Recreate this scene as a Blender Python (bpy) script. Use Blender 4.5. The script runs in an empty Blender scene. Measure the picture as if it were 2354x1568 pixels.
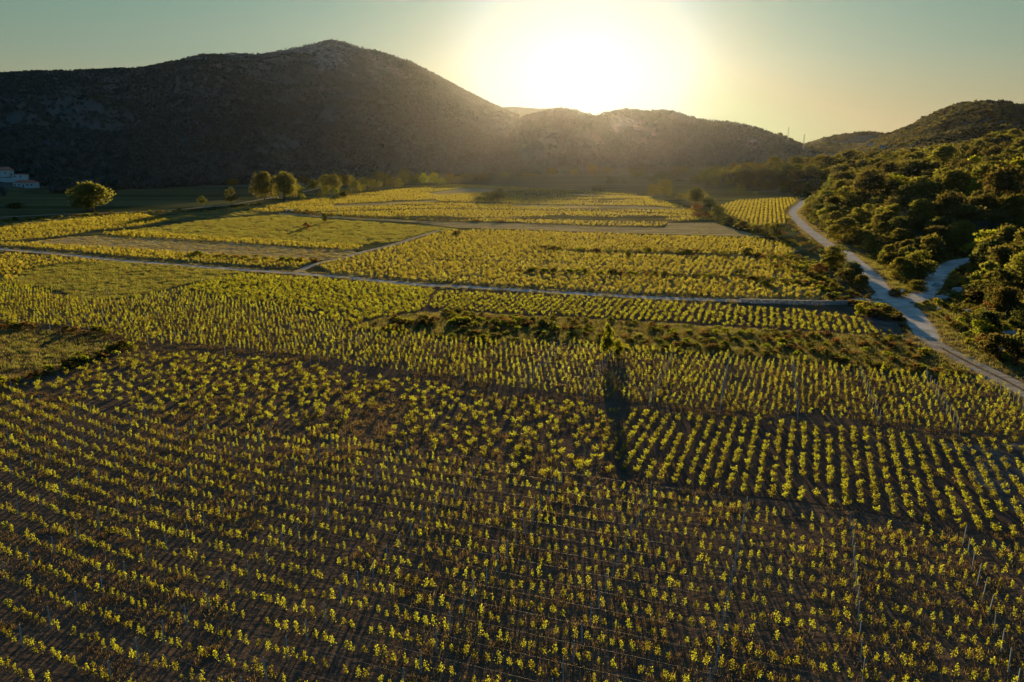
import bpy, math, random
import numpy as np
from mathutils import Vector, Matrix
R = math.radians
rnd = random.Random(7)
rs = np.random.RandomState(11)

# ------------------------------------------------------------------ camera, world, sun, exposure
PITCH, FPX, CX, CY, CAMH = R(13.8), 1831.0, 1177.0, 784.0, 35.0   # picture measured at 2354 x 1568
SUN_EL, SUN_AZ = R(5.9), R(4.7)          # azimuth clockwise from +Y
sc = bpy.context.scene
cam_d = bpy.data.cameras.new('camera'); cam = bpy.data.objects.new('camera', cam_d)
sc.collection.objects.link(cam); sc.camera = cam
cam.location = (0, 0, CAMH); cam.rotation_euler = (math.pi/2 - PITCH, 0, 0)
cam_d.sensor_width = 36; cam_d.lens = FPX/2354*36; cam_d.clip_start = 0.5; cam_d.clip_end = 30000
sc.view_settings.view_transform = 'Standard'; sc.view_settings.look = 'None'
sc.view_settings.gamma = 1; sc.view_settings.exposure = 1.5
try:
    c = sc.cycles
    c.max_bounces = 4; c.diffuse_bounces = 2; c.glossy_bounces = 1; c.transmission_bounces = 2
    c.transparent_max_bounces = 4; c.volume_bounces = 0; c.use_denoising = True
    c.sample_clamp_indirect = 3
except Exception: pass
SUND = Vector((math.sin(SUN_AZ)*math.cos(SUN_EL), math.cos(SUN_AZ)*math.cos(SUN_EL), math.sin(SUN_EL)))

def N(nt, t, **kw):
    n = nt.nodes.new(t)
    for k, v in kw.items():
        if k.startswith('i_'):
            n.inputs[k[2:].replace('_', ' ')].default_value = v
        elif k.startswith('n_'): n.inputs[int(k[2:])].default_value = v
        else: setattr(n, k, v)
    return n
def L(nt, a, b): nt.links.new(a, b)
def mathn(nt, op, a, b=None, c=None, clamp=False):
    n = nt.nodes.new('ShaderNodeMath'); n.operation = op; n.use_clamp = clamp
    for i, v in enumerate((a, b, c)):
        if v is None: continue
        if isinstance(v, (int, float)): n.inputs[i].default_value = v
        else: L(nt, v, n.inputs[i])
    return n.outputs[0]
def mixc(nt, f, a, b, mode='MIX'):
    n = nt.nodes.new('ShaderNodeMix'); n.data_type = 'RGBA'; n.blend_type = mode
    for s, v in ((0, f), (6, a), (7, b)):
        if isinstance(v, (int, float)): n.inputs[s].default_value = v
        elif isinstance(v, tuple): n.inputs[s].default_value = v if len(v) == 4 else (*v, 1)
        else: L(nt, v, n.inputs[s])
    return n.outputs[2]

world = bpy.data.worlds.new('World'); sc.world = world; world.use_nodes = True
wt = world.node_tree; wt.nodes.clear()
wo = N(wt, 'ShaderNodeOutputWorld'); bg = N(wt, 'ShaderNodeBackground'); bg.inputs[1].default_value = 0.1
sky = N(wt, 'ShaderNodeTexSky', sky_type='NISHITA'); sky.sun_disc = False
sky.sun_elevation = SUN_EL; sky.sun_rotation = SUN_AZ; sky.air_density = 1.0; sky.dust_density = 1.0; sky.ozone_density = 1.5
tc = N(wt, 'ShaderNodeTexCoord')
dot = N(wt, 'ShaderNodeVectorMath', operation='DOT_PRODUCT'); L(wt, tc.outputs['Generated'], dot.inputs[0]); dot.inputs[1].default_value = SUND
ang = mathn(wt, 'ARCCOSINE', mathn(wt, 'MINIMUM', dot.outputs['Value'], 0.99999))     # angle from the sun, radians
sep = N(wt, 'ShaderNodeSeparateXYZ'); L(wt, tc.outputs['Generated'], sep.inputs[0])
el = mathn(wt, 'MAXIMUM', sep.outputs[2], 0.0)
# clear evening sky: teal green high up, straw yellow at the horizon
ramp = N(wt, 'ShaderNodeValToRGB'); L(wt, mathn(wt, 'MULTIPLY', el, 2.0), ramp.inputs[0])
cr = ramp.color_ramp
while len(cr.elements) < 6: cr.elements.new(0.5)
for e, (p, col) in zip(cr.elements, [(0.0, (1.62, 1.34, .74)), (0.10, (1.12, 1.12, .66)), (0.20, (.74, 1.04, .76)), (0.36, (.43, .93, .76)), (0.55, (.38, .76, .82)), (1.0, (.30, .68, 1.08))]):
    e.position = p; e.color = (col[0]/7, col[1]/7, col[2]/7, 1)
grad = N(wt, 'ShaderNodeVectorMath', operation='SCALE'); L(wt, ramp.outputs[0], grad.inputs[0]); grad.inputs[3].default_value = 7.0
base = mixc(wt, 0.97, sky.outputs[0], grad.outputs[0])
# away from the sun's bearing the sky darkens
away = mathn(wt, 'MULTIPLY_ADD', mathn(wt, 'SMOOTH_MIN', ang, 1.6, 0.5), -0.25, 1.08)
aw = N(wt, 'ShaderNodeVectorMath', operation='SCALE'); L(wt, base, aw.inputs[0]); L(wt, away, aw.inputs[3])
# bluer on the side away from the sun
awf = N(wt, 'ShaderNodeMapRange'); awf.inputs[1].default_value = .7; awf.inputs[2].default_value = 1.9; L(wt, ang, awf.inputs[0])
awc = mixc(wt, awf.outputs[0], (1, 1, 1), (.75, 1.25, 1.8)); awm = N(wt, 'ShaderNodeVectorMath', operation='MULTIPLY'); L(wt, aw.outputs[0], awm.inputs[0]); L(wt, awc, awm.inputs[1]); aw = awm
# aureole of the low sun
g1 = mathn(wt, 'EXPONENT', mathn(wt, 'MULTIPLY', mathn(wt, 'POWER', mathn(wt, 'DIVIDE', ang, 0.135), 4.0), -1.0))
g2 = mathn(wt, 'EXPONENT', mathn(wt, 'DIVIDE', ang, -0.28))
gc1 = N(wt, 'ShaderNodeVectorMath', operation='SCALE'); gc1.inputs[0].default_value = (.25, .5, 1.1); L(wt, g1, gc1.inputs[3])
gc2 = N(wt, 'ShaderNodeVectorMath', operation='SCALE'); gc2.inputs[0].default_value = (.58, .62, .64); L(wt, g2, gc2.inputs[3])
a1 = N(wt, 'ShaderNodeVectorMath', operation='ADD'); L(wt, aw.outputs[0], a1.inputs[0]); L(wt, gc1.outputs[0], a1.inputs[1])
a2 = N(wt, 'ShaderNodeVectorMath', operation='ADD'); L(wt, a1.outputs[0], a2.inputs[0]); L(wt, gc2.outputs[0], a2.inputs[1])
mn = N(wt, 'ShaderNodeVectorMath', operation='MINIMUM'); L(wt, a2.outputs[0], mn.inputs[0]); mn.inputs[1].default_value = (2.1, 2.2, 2.0)
L(wt, mn.outputs[0], bg.inputs[0]); L(wt, bg.outputs[0], wo.inputs[0])

sd = bpy.data.lights.new('sun', 'SUN'); sd.energy = 5.0; sd.angle = R(0.5); sd.color = (1.0, 0.72, 0.36)
sun = bpy.data.objects.new('sun', sd); sc.collection.objects.link(sun)
sun.rotation_euler = (-SUND).to_track_quat('-Z', 'Y').to_euler(); sun.location = (0, 0, 200)

# ------------------------------------------------------------------ measuring helpers
CP, SP = math.cos(PITCH), math.sin(PITCH)
def ray(x, y):
    u, v = (x-CX)/FPX, (y-CY)/FPX
    return u, CP - v*SP, -SP - v*CP
def W(x, y, z=0.0):                      # ground point seen at a measured picture position
    a, b, c = ray(x, y); t = (z-CAMH)/c
    return a*t, b*t
def WP(pts, z=0.0): return [W(x, y, z) for x, y in pts]
def zc(X, Y, Z=0): return Y*CP + (CAMH-Z)*SP     # depth along the lens axis
def proj(X, Y, Z=0.0):
    d = Y*CP + (CAMH-Z)*SP
    return CX + FPX*X/d, CY + FPX*((CAMH-Z)*CP - Y*SP)/d
def inpoly(X, Y, poly):
    X = np.asarray(X, float); Y = np.asarray(Y, float); ins = np.zeros(X.shape, bool)
    n = len(poly)
    for i in range(n):
        x1, y1 = poly[i]; x2, y2 = poly[(i+1) % n]
        if y1 == y2: continue
        c = ((y1 > Y) != (y2 > Y)) & (X < (x2-x1)*(Y-y1)/(y2-y1) + x1)
        ins ^= c
    return ins
_T = rs.rand(256, 256)
def vnoise(x, y):
    x = np.asarray(x, float); y = np.asarray(y, float)
    xi = np.floor(x).astype(int); yi = np.floor(y).astype(int); fx = x-xi; fy = y-yi
    fx = fx*fx*(3-2*fx); fy = fy*fy*(3-2*fy)
    a = _T[xi & 255, yi & 255]; b = _T[(xi+1) & 255, yi & 255]; c = _T[xi & 255, (yi+1) & 255]; d = _T[(xi+1) & 255, (yi+1) & 255]
    return (a*(1-fx)+b*fx)*(1-fy) + (c*(1-fx)+d*fx)*fy
def fbm(x, y, o=4):
    s = 0; a = 1; t = 0
    for i in range(o):
        s = s + a*vnoise(x*2**i+17.3*i, y*2**i+9.1*i); t += a; a *= .5
    return s/t
def sstep(a, b, x):
    t = np.clip((x-a)/(b-a), 0, 1); return t*t*(3-2*t)
def polyline_dist(X, Y, pl):
    """distance, signed side (+ right of travel), arc length of the nearest point"""
    X = np.asarray(X, float); Y = np.asarray(Y, float)
    D = np.full(X.shape, 1e9); S = np.zeros(X.shape); A = np.zeros(X.shape); acc = 0
    for (x1, y1), (x2, y2) in zip(pl[:-1], pl[1:]):
        dx, dy = x2-x1, y2-y1; l2 = dx*dx+dy*dy; l = math.sqrt(l2)
        t = np.clip(((X-x1)*dx+(Y-y1)*dy)/l2, 0, 1)
        d = np.hypot(X-(x1+t*dx), Y-(y1+t*dy)); m = d < D
        D = np.where(m, d, D); S = np.where(m, np.sign((X-x1)*dy-(Y-y1)*dx), S); A = np.where(m, acc+t*l, A); acc += l
    return D, S, A
def smooth_line(pl, step=2.0):
    P = [np.array(p) for p in pl]; P = [2*P[0]-P[1]] + P + [2*P[-1]-P[-2]]; out = []
    for i in range(1, len(P)-2):
        n = max(2, int(np.linalg.norm(P[i+1]-P[i])/step))
        for k in range(n):
            t = k/n
            out.append(tuple(.5*((2*P[i]) + (P[i+1]-P[i-1])*t + (2*P[i-1]-5*P[i]+4*P[i+1]-P[i+2])*t*t + (3*P[i]-P[i-1]-3*P[i+1]+P[i+2])*t**3)))
    out.append(tuple(P[-2])); return out

# ------------------------------------------------------------------ roads (centre lines)
roadR = WP([(1846,452),(1848,461),(1823,486),(1830.6,502),(1853,525),(1883,547),(1908,565),(1943,582),(1972,607),(2005.7,639),(2025.7,664),(2053,692),(2085.8,712),(2110.8,742),(2133,777)])
roadR = [(roadR[0][0]-60, roadR[0][1]+330), (roadR[0][0]-22, roadR[0][1]+110)] + roadR
trackR = WP([(2124,762),(2133,777),(2166,802),(2216,829.5),(2266,854.5),(2316,879.5),(2353.6,899.5),(2440,945),(2560,1010)])
roadR_full = roadR + trackR[2:]
roadB = WP([(2060,697),(2103,689),(2127,673),(2141,653),(2156,633),(2180,617),(2213,605)]); roadB += [(roadB[-1][0]+14, roadB[-1][1]+6), (roadB[-1][0]+30, roadB[-1][1]+4), (roadB[-1][0]+50, roadB[-1][1]-4)]
roadM = WP([(-260,540),(-120,557),(0,573),(120,583),(262,598),(440,612),(560,621),(680,629),(800,639),(940,653),(1100,662),(1300,674),(1500,685),(1700,692.5),(1880,697),(1960,696),(2060,695)])
path1 = WP([(676,629),(728.6,606.7),(793.6,591.7),(838.7,579),(901,564),(963.8,544),(1014,529)])
bank1 = WP([(-200,528),(0,504),(90,498),(200,491.5),(345,487),(500,478),(600,467),(680,452)])
trackL = WP([(-260,506),(-100,503),(0,500),(120,494),(345,486),(500,474),(560,466),(700,440),(780,425)])
SR, SB, SM, SP1, ST, STL = [smooth_line(p) for p in (roadR, roadB, roadM, path1, trackR, trackL)]
SRF = smooth_line(roadR_full, 6)
def road_lift(S, i, n): return 0.0

# ------------------------------------------------------------------ terrain
def table(pts):
    az, te, rc, rf = [], [], [], []; lr = lf = None
    for p in pts:
        a, b, c = ray(p[0], p[1]); az.append(math.atan2(a, b)); te.append(c/math.hypot(a, b))
        rc.append(p[2] if len(p) > 2 else np.nan); rf.append(p[3] if len(p) > 3 else np.nan)
    az = np.array(az); te = np.array(te); rc = np.array(rc, float); rf = np.array(rf, float)
    ok = ~np.isnan(rc); rc = np.interp(az, az[ok], rc[ok]); rf = np.interp(az, az[ok], rf[ok])
    return az, te, rc, rf
TA = table([(-1500,200,1700,640),(-900,180,1700,640),(-500,165,1700,650),(0,163,1750,700),(250,157,1800,760),(335,151),(370,144),(400,136,1850,790),(460,123),(530,120,1900,810),(600,120,1950,830),(660,110),(720,99),(745,90),(762,87,2000,860),(790,93),(820,104),(880,117,1950,930),(940,137,2100,980),(1000,167,2300,1020),(1060,202,2350,1060),(1120,231,2300,1090),(1165,251,2100,1100),(1200,267,1560,1060),(1240,254,1450,1040),(1290,245,1420,1040),(1330,252),(1370,264,1440,1080),(1390,256),(1440,248,1750,1250),(1490,253),(1540,250),(1580,263),(1620,273,1800,1330),(1680,278),(1720,286),(1750,293,1700,1300),(1780,306),(1820,322,1550,1250),(1850,338,1500,1250),(1880,345,1450,1240),(1930,350,1400,1200)])
TB = table([(1020,330,2600,2250),(1100,262,2600,2300),(1150,245),(1180,243),(1240,247),(1300,246),(1350,258),(1420,330,2600,2300)])
TC = table([(1780,352,2300,1750),(1850,333,2300,1750),(1880,323),(1920,312),(1970,306),(2000,304),(2040,310),(2080,322),(2140,336,2300,1750)])
TD = table([(1960,345,1700,1000),(2000,328),(2030,316),(2080,296),(2120,276),(2150,259),(2180,248),(2220,237),(2280,234),(2354,243,1600,950),(2450,252),(2700,240),(3400,250,1500,900)])
TF = table([(2040,352,900,620),(2100,344),(2150,339),(2200,332),(2250,324),(2354,311,840,560),(2600,285),(3300,260,800,500)])
def layer(T, X, Y, p=1.2, fall=900., veg=3.):
    r = np.hypot(X, Y); a = np.arctan2(X, Y); az, te, rc, rf = T
    H = np.maximum(CAMH + np.interp(a, az, te)*np.interp(a, az, rc) - veg, 0); Rc = np.interp(a, az, rc); Rf = np.interp(a, az, rf)
    edge = sstep(az[0]-.03, az[0], a)*(1-sstep(az[-1], az[-1]+.03, a))
    t = np.clip((r-Rf)/(Rc-Rf), 0, 1); up = (1-(1-t)**1.35)*.35 + .65*t**p
    dn = 1 - .75*sstep(0, fall, r-Rc)
    g = (fbm(X/140, Y/140, 4)-.5)
    rough = g*np.minimum(H, 140)*.65*np.sin(np.pi*np.clip(t, 0, 1))**.8
    return (H*up*dn + rough)*edge, t, H
def height(X, Y, full=False):
    X = np.asarray(X, float); Y = np.asarray(Y, float)
    hA, tA, HA = layer(TA, X, Y)
    h = np.maximum(hA, 0)
    hB, _, _ = layer(TB, X, Y); hC, _, _ = layer(TC, X, Y, veg=6); hD, tD, _ = layer(TD, X, Y, veg=6); hF, _, _ = layer(TF, X, Y, veg=7)
    for q in (hB, hC, hD, hF): h = np.maximum(h, q)
    d, s, arc = polyline_dist(X, Y, SRF)
    far = sstep(250, 420, Y)
    wid = 75 - 38*far
    dd = np.where(s > 0, -1, 1)   # SRF runs towards the camera: terrain rises on its left hand = east
    east = np.where(s < 0, 1.0, 0.0)
    rise = 19*(1-np.exp(-np.maximum(d-7, 0)/wid)) + 9*sstep(120, 480, d)
    bumps = (fbm(X/45+3, Y/45, 3)-.5)*9*sstep(15, 60, d)
    e = (rise+bumps)*east
    e *= 1-sstep(620, 900, Y)*.9
    dB, _, _ = polyline_dist(X, Y, SB)
    e *= .12 + .88*sstep(3, 26, dB)
    e = np.where((Y < -30), 0, e)
    h = np.maximum(h, e) + np.where(h > 0, 0, 0)
    if full: return h, tA, HA, east
    return h

def slope_pt(xd, yd):
    """first ground point along a line of sight"""
    a, b, c = ray(xd, yd); t = np.arange(60, 1500, 1.0); X, Y, Z = a*t, b*t, CAMH+c*t; h = height(X, Y); i = np.argmax(Z < h)
    return (X[i], Y[i], float(h[i]), t[i]) if (Z < h).any() else None

# ------------------------------------------------------------------ object helpers
col = sc.collection
def tag(o, label=None, cat=None, group=None, kind=None):
    for k, v in (('label', label), ('category', cat), ('group', group), ('kind', kind)):
        if v: o[k] = v
    return o
def link(o, parent=None):
    col.objects.link(o)
    if parent: o.parent = parent
    return o
def mesh_np(name, V, F, mats=(), smooth=False, midx=None):
    me = bpy.data.meshes.new(name)
    V = np.asarray(V, np.float32); F = np.asarray(F, np.int32)
    me.vertices.add(len(V)); me.vertices.foreach_set('co', V.ravel())
    k = F.shape[1]; me.loops.add(F.size); me.loops.foreach_set('vertex_index', F.ravel())
    me.polygons.add(len(F)); me.polygons.foreach_set('loop_start', np.arange(0, F.size, k, dtype=np.int32))
    for m in mats: me.materials.append(m)
    if midx is not None: me.polygons.foreach_set('material_index', np.asarray(midx, np.int32))
    me.polygons.foreach_set('use_smooth', np.full(len(F), smooth))
    me.update(calc_edges=True); me.validate(); return me
def mobj(name, me, parent=None): return link(bpy.data.objects.new(name, me), parent)
def empty(name, loc, rz=0, s=1):
    o = bpy.data.objects.new(name, None); link(o); o.location = loc; o.rotation_euler = (0, 0, rz); o.scale = (s, s, s) if isinstance(s, (int, float)) else s
    o.empty_display_size = .2; return o
class MB:
    def __init__(s): s.v = []; s.f = []
    def box(s, c, d, rz=0, taper=1.0):
        b = len(s.v); cr_, sr_ = math.cos(rz), math.sin(rz)
        for z in (-1, 1):
            k = taper if z > 0 else 1
            for x, y in ((-1,-1),(1,-1),(1,1),(-1,1)):
                X, Y = x*d[0]/2*k, y*d[1]/2*k
                s.v.append((c[0]+X*cr_-Y*sr_, c[1]+X*sr_+Y*cr_, c[2]+z*d[2]/2))
        s.f += [tuple(b+i for i in q) for q in ((0,3,2,1),(4,5,6,7),(0,1,5,4),(1,2,6,5),(2,3,7,6),(3,0,4,7))]; return s
    def tube(s, pts, rad, n=6):
        P = [Vector(p) for p in pts]; rr = rad if isinstance(rad, (list, tuple)) else [rad]*len(P); b = len(s.v)
        for i, p in enumerate(P):
            t = (P[min(i+1, len(P)-1)]-P[max(i-1, 0)]).normalized(); u = t.orthogonal().normalized(); w = t.cross(u)
            for k in range(n):
                a = 2*math.pi*k/n; q = p + (u*math.cos(a)+w*math.sin(a))*rr[i]; s.v.append(tuple(q))
        for i in range(len(P)-1):
            for k in range(n):
                a, c = b+i*n+k, b+i*n+(k+1) % n; s.f.append((a, c, c+n, a+n))
        return s
    def poly(s, pts, faces):
        b = len(s.v); s.v += [tuple(p) for p in pts]; s.f += [tuple(b+i for i in f) for f in faces]; return s
    def mesh(s, name, mat, smooth=False):
        me = bpy.data.meshes.new(name); me.from_pydata(s.v, [], s.f); me.materials.append(mat)
        if smooth: me.polygons.foreach_set('use_smooth', [True]*len(me.polygons))
        me.update(); return me
    def build(s, name, mat, parent=None, smooth=False): return mobj(name, s.mesh(name, mat, smooth), parent)

# ------------------------------------------------------------------ materials
def newmat(name):
    m = bpy.data.materials.new(name); m.use_nodes = True; nt = m.node_tree; nt.nodes.clear()
    return m, nt, N(nt, 'ShaderNodeOutputMaterial')
def plain(name, c, rough=.8, var=.25, scale=3., metal=0., bump=0.0):
    m, nt, o = newmat(name); p = N(nt, 'ShaderNodeBsdfPrincipled'); p.inputs['Roughness'].default_value = rough; p.inputs['Metallic'].default_value = metal
    t = N(nt, 'ShaderNodeTexCoord'); n = N(nt, 'ShaderNodeTexNoise'); n.inputs['Scale'].default_value = scale; n.inputs['Detail'].default_value = 5
    L(nt, t.outputs['Object'], n.inputs['Vector'])
    f = mathn(nt, 'MULTIPLY_ADD', n.outputs[0], 2*var*1.6, 1-var*1.6)
    s = N(nt, 'ShaderNodeVectorMath', operation='SCALE'); s.inputs[0].default_value = c; L(nt, f, s.inputs[3])
    L(nt, s.outputs[0], p.inputs['Base Color']); L(nt, p.outputs[0], o.inputs[0])
    if bump:
        b = N(nt, 'ShaderNodeBump'); b.inputs['Strength'].default_value = bump; b.inputs['Distance'].default_value = .1; L(nt, n.outputs[0], b.inputs['Height']); L(nt, b.outputs[0], p.inputs['Normal'])
    return m
def leafmat(name, c, ct, c2=None, trans=.5, rnd_v=.35, hue=.03):
    """leaf: diffuse + light let through; colour varies from plant to plant and leaf to leaf"""
    m, nt, o = newmat(name)
    oi = N(nt, 'ShaderNodeObjectInfo'); geo = N(nt, 'ShaderNodeNewGeometry')
    a, b = N(nt, 'ShaderNodeBsdfDiffuse'), N(nt, 'ShaderNodeBsdfTranslucent')
    k = mathn(nt, 'ADD', mathn(nt, 'MULTIPLY', oi.outputs['Random'], rnd_v), mathn(nt, 'MULTIPLY', geo.outputs['Random Per Island'], rnd_v))
    k = mathn(nt, 'ADD', k, 1-rnd_v)
    hs = mathn(nt, 'MULTIPLY_ADD', oi.outputs['Random'], hue, .5-hue/2)
    for cc, sh in ((c, a), (ct, b)):
        base = cc
        if c2:
            mx = mixc(nt, mathn(nt, 'GREATER_THAN', geo.outputs['Random Per Island'], .82), cc, c2)
        h = N(nt, 'ShaderNodeHueSaturation'); L(nt, hs, h.inputs['Hue']); L(nt, k, h.inputs['Value'])
        if c2: L(nt, mx, h.inputs['Color'])
        else: h.inputs['Color'].default_value = (*cc, 1)
        L(nt, h.outputs[0], sh.inputs[0])
    mx = N(nt, 'ShaderNodeMixShader'); mx.inputs[0].default_value = trans; L(nt, a.outputs[0], mx.inputs[1]); L(nt, b.outputs[0], mx.inputs[2])
    L(nt, mx.outputs[0], o.inputs[0]); return m

M = {}
M['vine'] = leafmat('vine_leaf', (.060,.085,.010), (.40,.40,.028), trans=.60, rnd_v=.68)
M['vine_far'] = leafmat('vine_leaf_dense', (.066,.078,.018), (.36,.315,.04), trans=.6, rnd_v=.55)
M['wood'] = plain('vine_wood', (.07,.05,.035), .9)
M['bark'] = plain('bark', (.06,.048,.036), .9, .3, 2)
M['oak'] = leafmat('oak_leaf', (.058,.068,.016), (.22,.21,.03), trans=.45, rnd_v=.4)
M['pine'] = leafmat('pine_needle', (.048,.050,.018), (.20,.175,.035), trans=.3, rnd_v=.3)
M['evergreen'] = leafmat('evergreen_and_shade_leaf', (.034,.042,.016), (.13,.14,.028), trans=.4, rnd_v=.3)  # dark evergreens; also stands in for shade on the far valley trees
M['light'] = leafmat('young_leaf', (.075,.09,.012), (.26,.28,.02), trans=.55, rnd_v=.35)
M['scrub'] = leafmat('scrub_leaf', (.055,.055,.018), (.17,.15,.03), trans=.45, rnd_v=.45, hue=.05)
M['hillwood'] = leafmat('hill_wood_leaf', (.050,.062,.040), (.10,.10,.05), trans=.35, rnd_v=.4)
M['brown'] = leafmat('dry_leaf', (.10,.065,.025), (.22,.13,.035), trans=.5, rnd_v=.4)
M['maq'] = leafmat('maquis_leaf', (.056,.088,.082), (.05,.06,.04), trans=.2, rnd_v=.5)
M['grass'] = leafmat('grass_blade', (.10,.105,.03), (.26,.25,.05), trans=.5, rnd_v=.4, hue=.05)
M['straw'] = leafmat('straw_blade', (.14,.12,.05), (.27,.225,.075), trans=.45, rnd_v=.5, hue=.04)
M['weed'] = leafmat('weed_leaf', (.06,.065,.015), (.17,.17,.025), trans=.5, rnd_v=.5, hue=.06)
M['rust'] = leafmat('rusty_weed', (.10,.068,.036), (.21,.145,.05), trans=.45, rnd_v=.5)
M['gorse'] = leafmat('broom_flower', (.25,.17,.02), (.5,.33,.02), trans=.4)
M['concrete'] = plain('post_concrete', (.30,.31,.29), .85, .25, 6)
M['wire'] = plain('wire_metal', (.35,.32,.27), .55, .1, 1, .8)
M['plaster'] = plain('white_plaster', (.40,.42,.40), .9, .1, .6)
M['tiles'] = plain('roof_tile', (.30,.09,.05), .85, .3, 3)
M['glass'] = plain('dark_window', (.03,.035,.04), .2, .1, 2)
M['trim'] = plain('reddish_frame', (.16,.05,.04), .7, .2, 2)
M['white'] = plain('white_paint', (.72,.74,.75), .35, .05, 1)
M['tyre'] = plain('tyre_rubber', (.02,.02,.02), .8)
M['steel'] = plain('galvanised', (.35,.36,.36), .5, .15, 5, .6)
M['stone'] = None
# ground: valley soil, dark scrubby hillside, pale limestone
def ground_mat():
    m, nt, o = newmat('ground'); p = N(nt, 'ShaderNodeBsdfDiffuse')
    t = N(nt, 'ShaderNodeNewGeometry'); pos = t.outputs['Position']
    def nz(scale, det=4, dist=0):
        n = N(nt, 'ShaderNodeTexNoise'); n.inputs['Scale'].default_value = scale; n.inputs['Detail'].default_value = det; n.inputs['Distortion'].default_value = dist; L(nt, pos, n.inputs['Vector']); return n.outputs[0]
    def ctr(v, a, b):
        r = N(nt, 'ShaderNodeMapRange'); r.inputs[1].default_value = a; r.inputs[2].default_value = b; L(nt, v, r.inputs[0]); return r.outputs[0]
    rock = N(nt, 'ShaderNodeAttribute', attribute_name='rock').outputs['Fac']; hill = N(nt, 'ShaderNodeAttribute', attribute_name='hill').outputs['Fac']; fld = N(nt, 'ShaderNodeAttribute', attribute_name='far').outputs['Fac']
    soil = mixc(nt, ctr(nz(.35, 6), .35, .65), (.050,.032,.020), (.090,.058,.037))
    soil = mixc(nt, ctr(nz(4.0, 5), .45, .72), soil, (.12,.088,.06))
    tm = N(nt, 'ShaderNodeMapping'); tm.inputs['Rotation'].default_value = (0, 0, R(20.4)); tm.inputs['Scale'].default_value = (.35, 3.2, 1); L(nt, pos, tm.inputs[0])
    tn = N(nt, 'ShaderNodeTexNoise'); tn.inputs['Scale'].default_value = 1.0; tn.inputs['Detail'].default_value = 6; L(nt, tm.outputs[0], tn.inputs['Vector'])
    soil = mixc(nt, mathn(nt, 'MULTIPLY', ctr(tn.outputs[0], .48, .62), .7), soil, (.105,.074,.048))
    soil = mixc(nt, mathn(nt, 'MULTIPLY', ctr(nz(11, 4), .58, .66), .6), soil, (.17,.15,.12))
    # far fields: strips of grass and stubble running across
    mp = N(nt, 'ShaderNodeMapping'); mp.inputs['Rotation'].default_value = (0, 0, R(14)); mp.inputs['Scale'].default_value = (.004, .055, 1); L(nt, pos, mp.inputs[0])
    st = N(nt, 'ShaderNodeTexNoise'); st.inputs['Scale'].default_value = 1.0; st.inputs['Detail'].default_value = 5; L(nt, mp.outputs[0], st.inputs['Vector'])
    grass = mixc(nt, ctr(st.outputs[0], .38, .62), (.040,.048,.020), (.105,.105,.045))
    grass = mixc(nt, mathn(nt, 'MULTIPLY', ctr(nz(.8, 5), .4, .7), .5), grass, (.03,.035,.014))
    flat = mixc(nt, fld, soil, grass)
    hillc = mixc(nt, ctr(nz(.06, 6), .4, .62), (.046,.066,.056), (.066,.084,.074))
    hillc = mixc(nt, mathn(nt, 'MULTIPLY', ctr(nz(.25, 4), .58, .72), .35), hillc, (.11,.10,.085))
    rockc = mixc(nt, ctr(nz(.12, 6, 1.0), .36, .64), (.07,.066,.058), (.235,.22,.20))
    c = mixc(nt, hill, flat, hillc); rk = mathn(nt, 'MULTIPLY', rock, ctr(nz(.05, 6), .30, .55), clamp=True)
    c = mixc(nt, rk, c, rockc)
    L(nt, c, p.inputs[0])
    b = N(nt, 'ShaderNodeBump'); b.inputs['Strength'].default_value = .6; b.inputs['Distance'].default_value = .25; L(nt, nz(1.3, 6), b.inputs['Height']); L(nt, b.outputs[0], p.inputs['Normal'])
    L(nt, p.outputs[0], o.inputs[0]); return m
def sheetmat(name, c1, c2, c3=None, scale=.5, stretch=(1, 1), rot=0, bump=.5, fine=5.):
    m, nt, o = newmat(name); p = N(nt, 'ShaderNodeBsdfDiffuse'); t = N(nt, 'ShaderNodeNewGeometry')
    mp = N(nt, 'ShaderNodeMapping'); mp.inputs['Rotation'].default_value = (0, 0, rot); mp.inputs['Scale'].default_value = (stretch[0], stretch[1], 1); L(nt, t.outputs['Position'], mp.inputs[0])
    n1 = N(nt, 'ShaderNodeTexNoise'); n1.inputs['Scale'].default_value = scale; n1.inputs['Detail'].default_value = 6; L(nt, mp.outputs[0], n1.inputs['Vector'])
    n2 = N(nt, 'ShaderNodeTexNoise'); n2.inputs['Scale'].default_value = fine; n2.inputs['Detail'].default_value = 4; L(nt, t.outputs['Position'], n2.inputs['Vector'])
    def ctr(v, a, b):
        r = N(nt, 'ShaderNodeMapRange'); r.inputs[1].default_value = a; r.inputs[2].default_value = b; L(nt, v, r.inputs[0]); return r.outputs[0]
    c = mixc(nt, ctr(n1.outputs[0], .38, .62), c1, c2)
    if c3: c = mixc(nt, ctr(n2.outputs[0], .52, .7), c, c3)
    L(nt, c, p.inputs[0]); b = N(nt, 'ShaderNodeBump'); b.inputs['Strength'].default_value = bump; b.inputs['Distance'].default_value = .12; L(nt, n2.outputs[0], b.inputs['Height']); L(nt, b.outputs[0], p.inputs['Normal'])
    L(nt, p.outputs[0], o.inputs[0]); return m
M['ground'] = ground_mat()
M['asphalt'] = sheetmat('worn_asphalt', (.36,.325,.27), (.52,.475,.40), (.26,.24,.205), .25, bump=.12)
M['gravel'] = sheetmat('white_gravel', (.36,.335,.29), (.50,.465,.40), (.15,.13,.10), .5, bump=.3)
M['dirt'] = sheetmat('pale_dirt', (.26,.22,.165), (.40,.35,.27), (.16,.125,.085), .6, bump=.3)
M['verge'] = sheetmat('verge_soil', (.12,.085,.045), (.22,.15,.075), (.07,.06,.03), .8)
M['s_dry'] = sheetmat('dry_grass_soil', (.27,.21,.105), (.40,.32,.165), (.19,.15,.07), .06, (1, 3), R(14))
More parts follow.
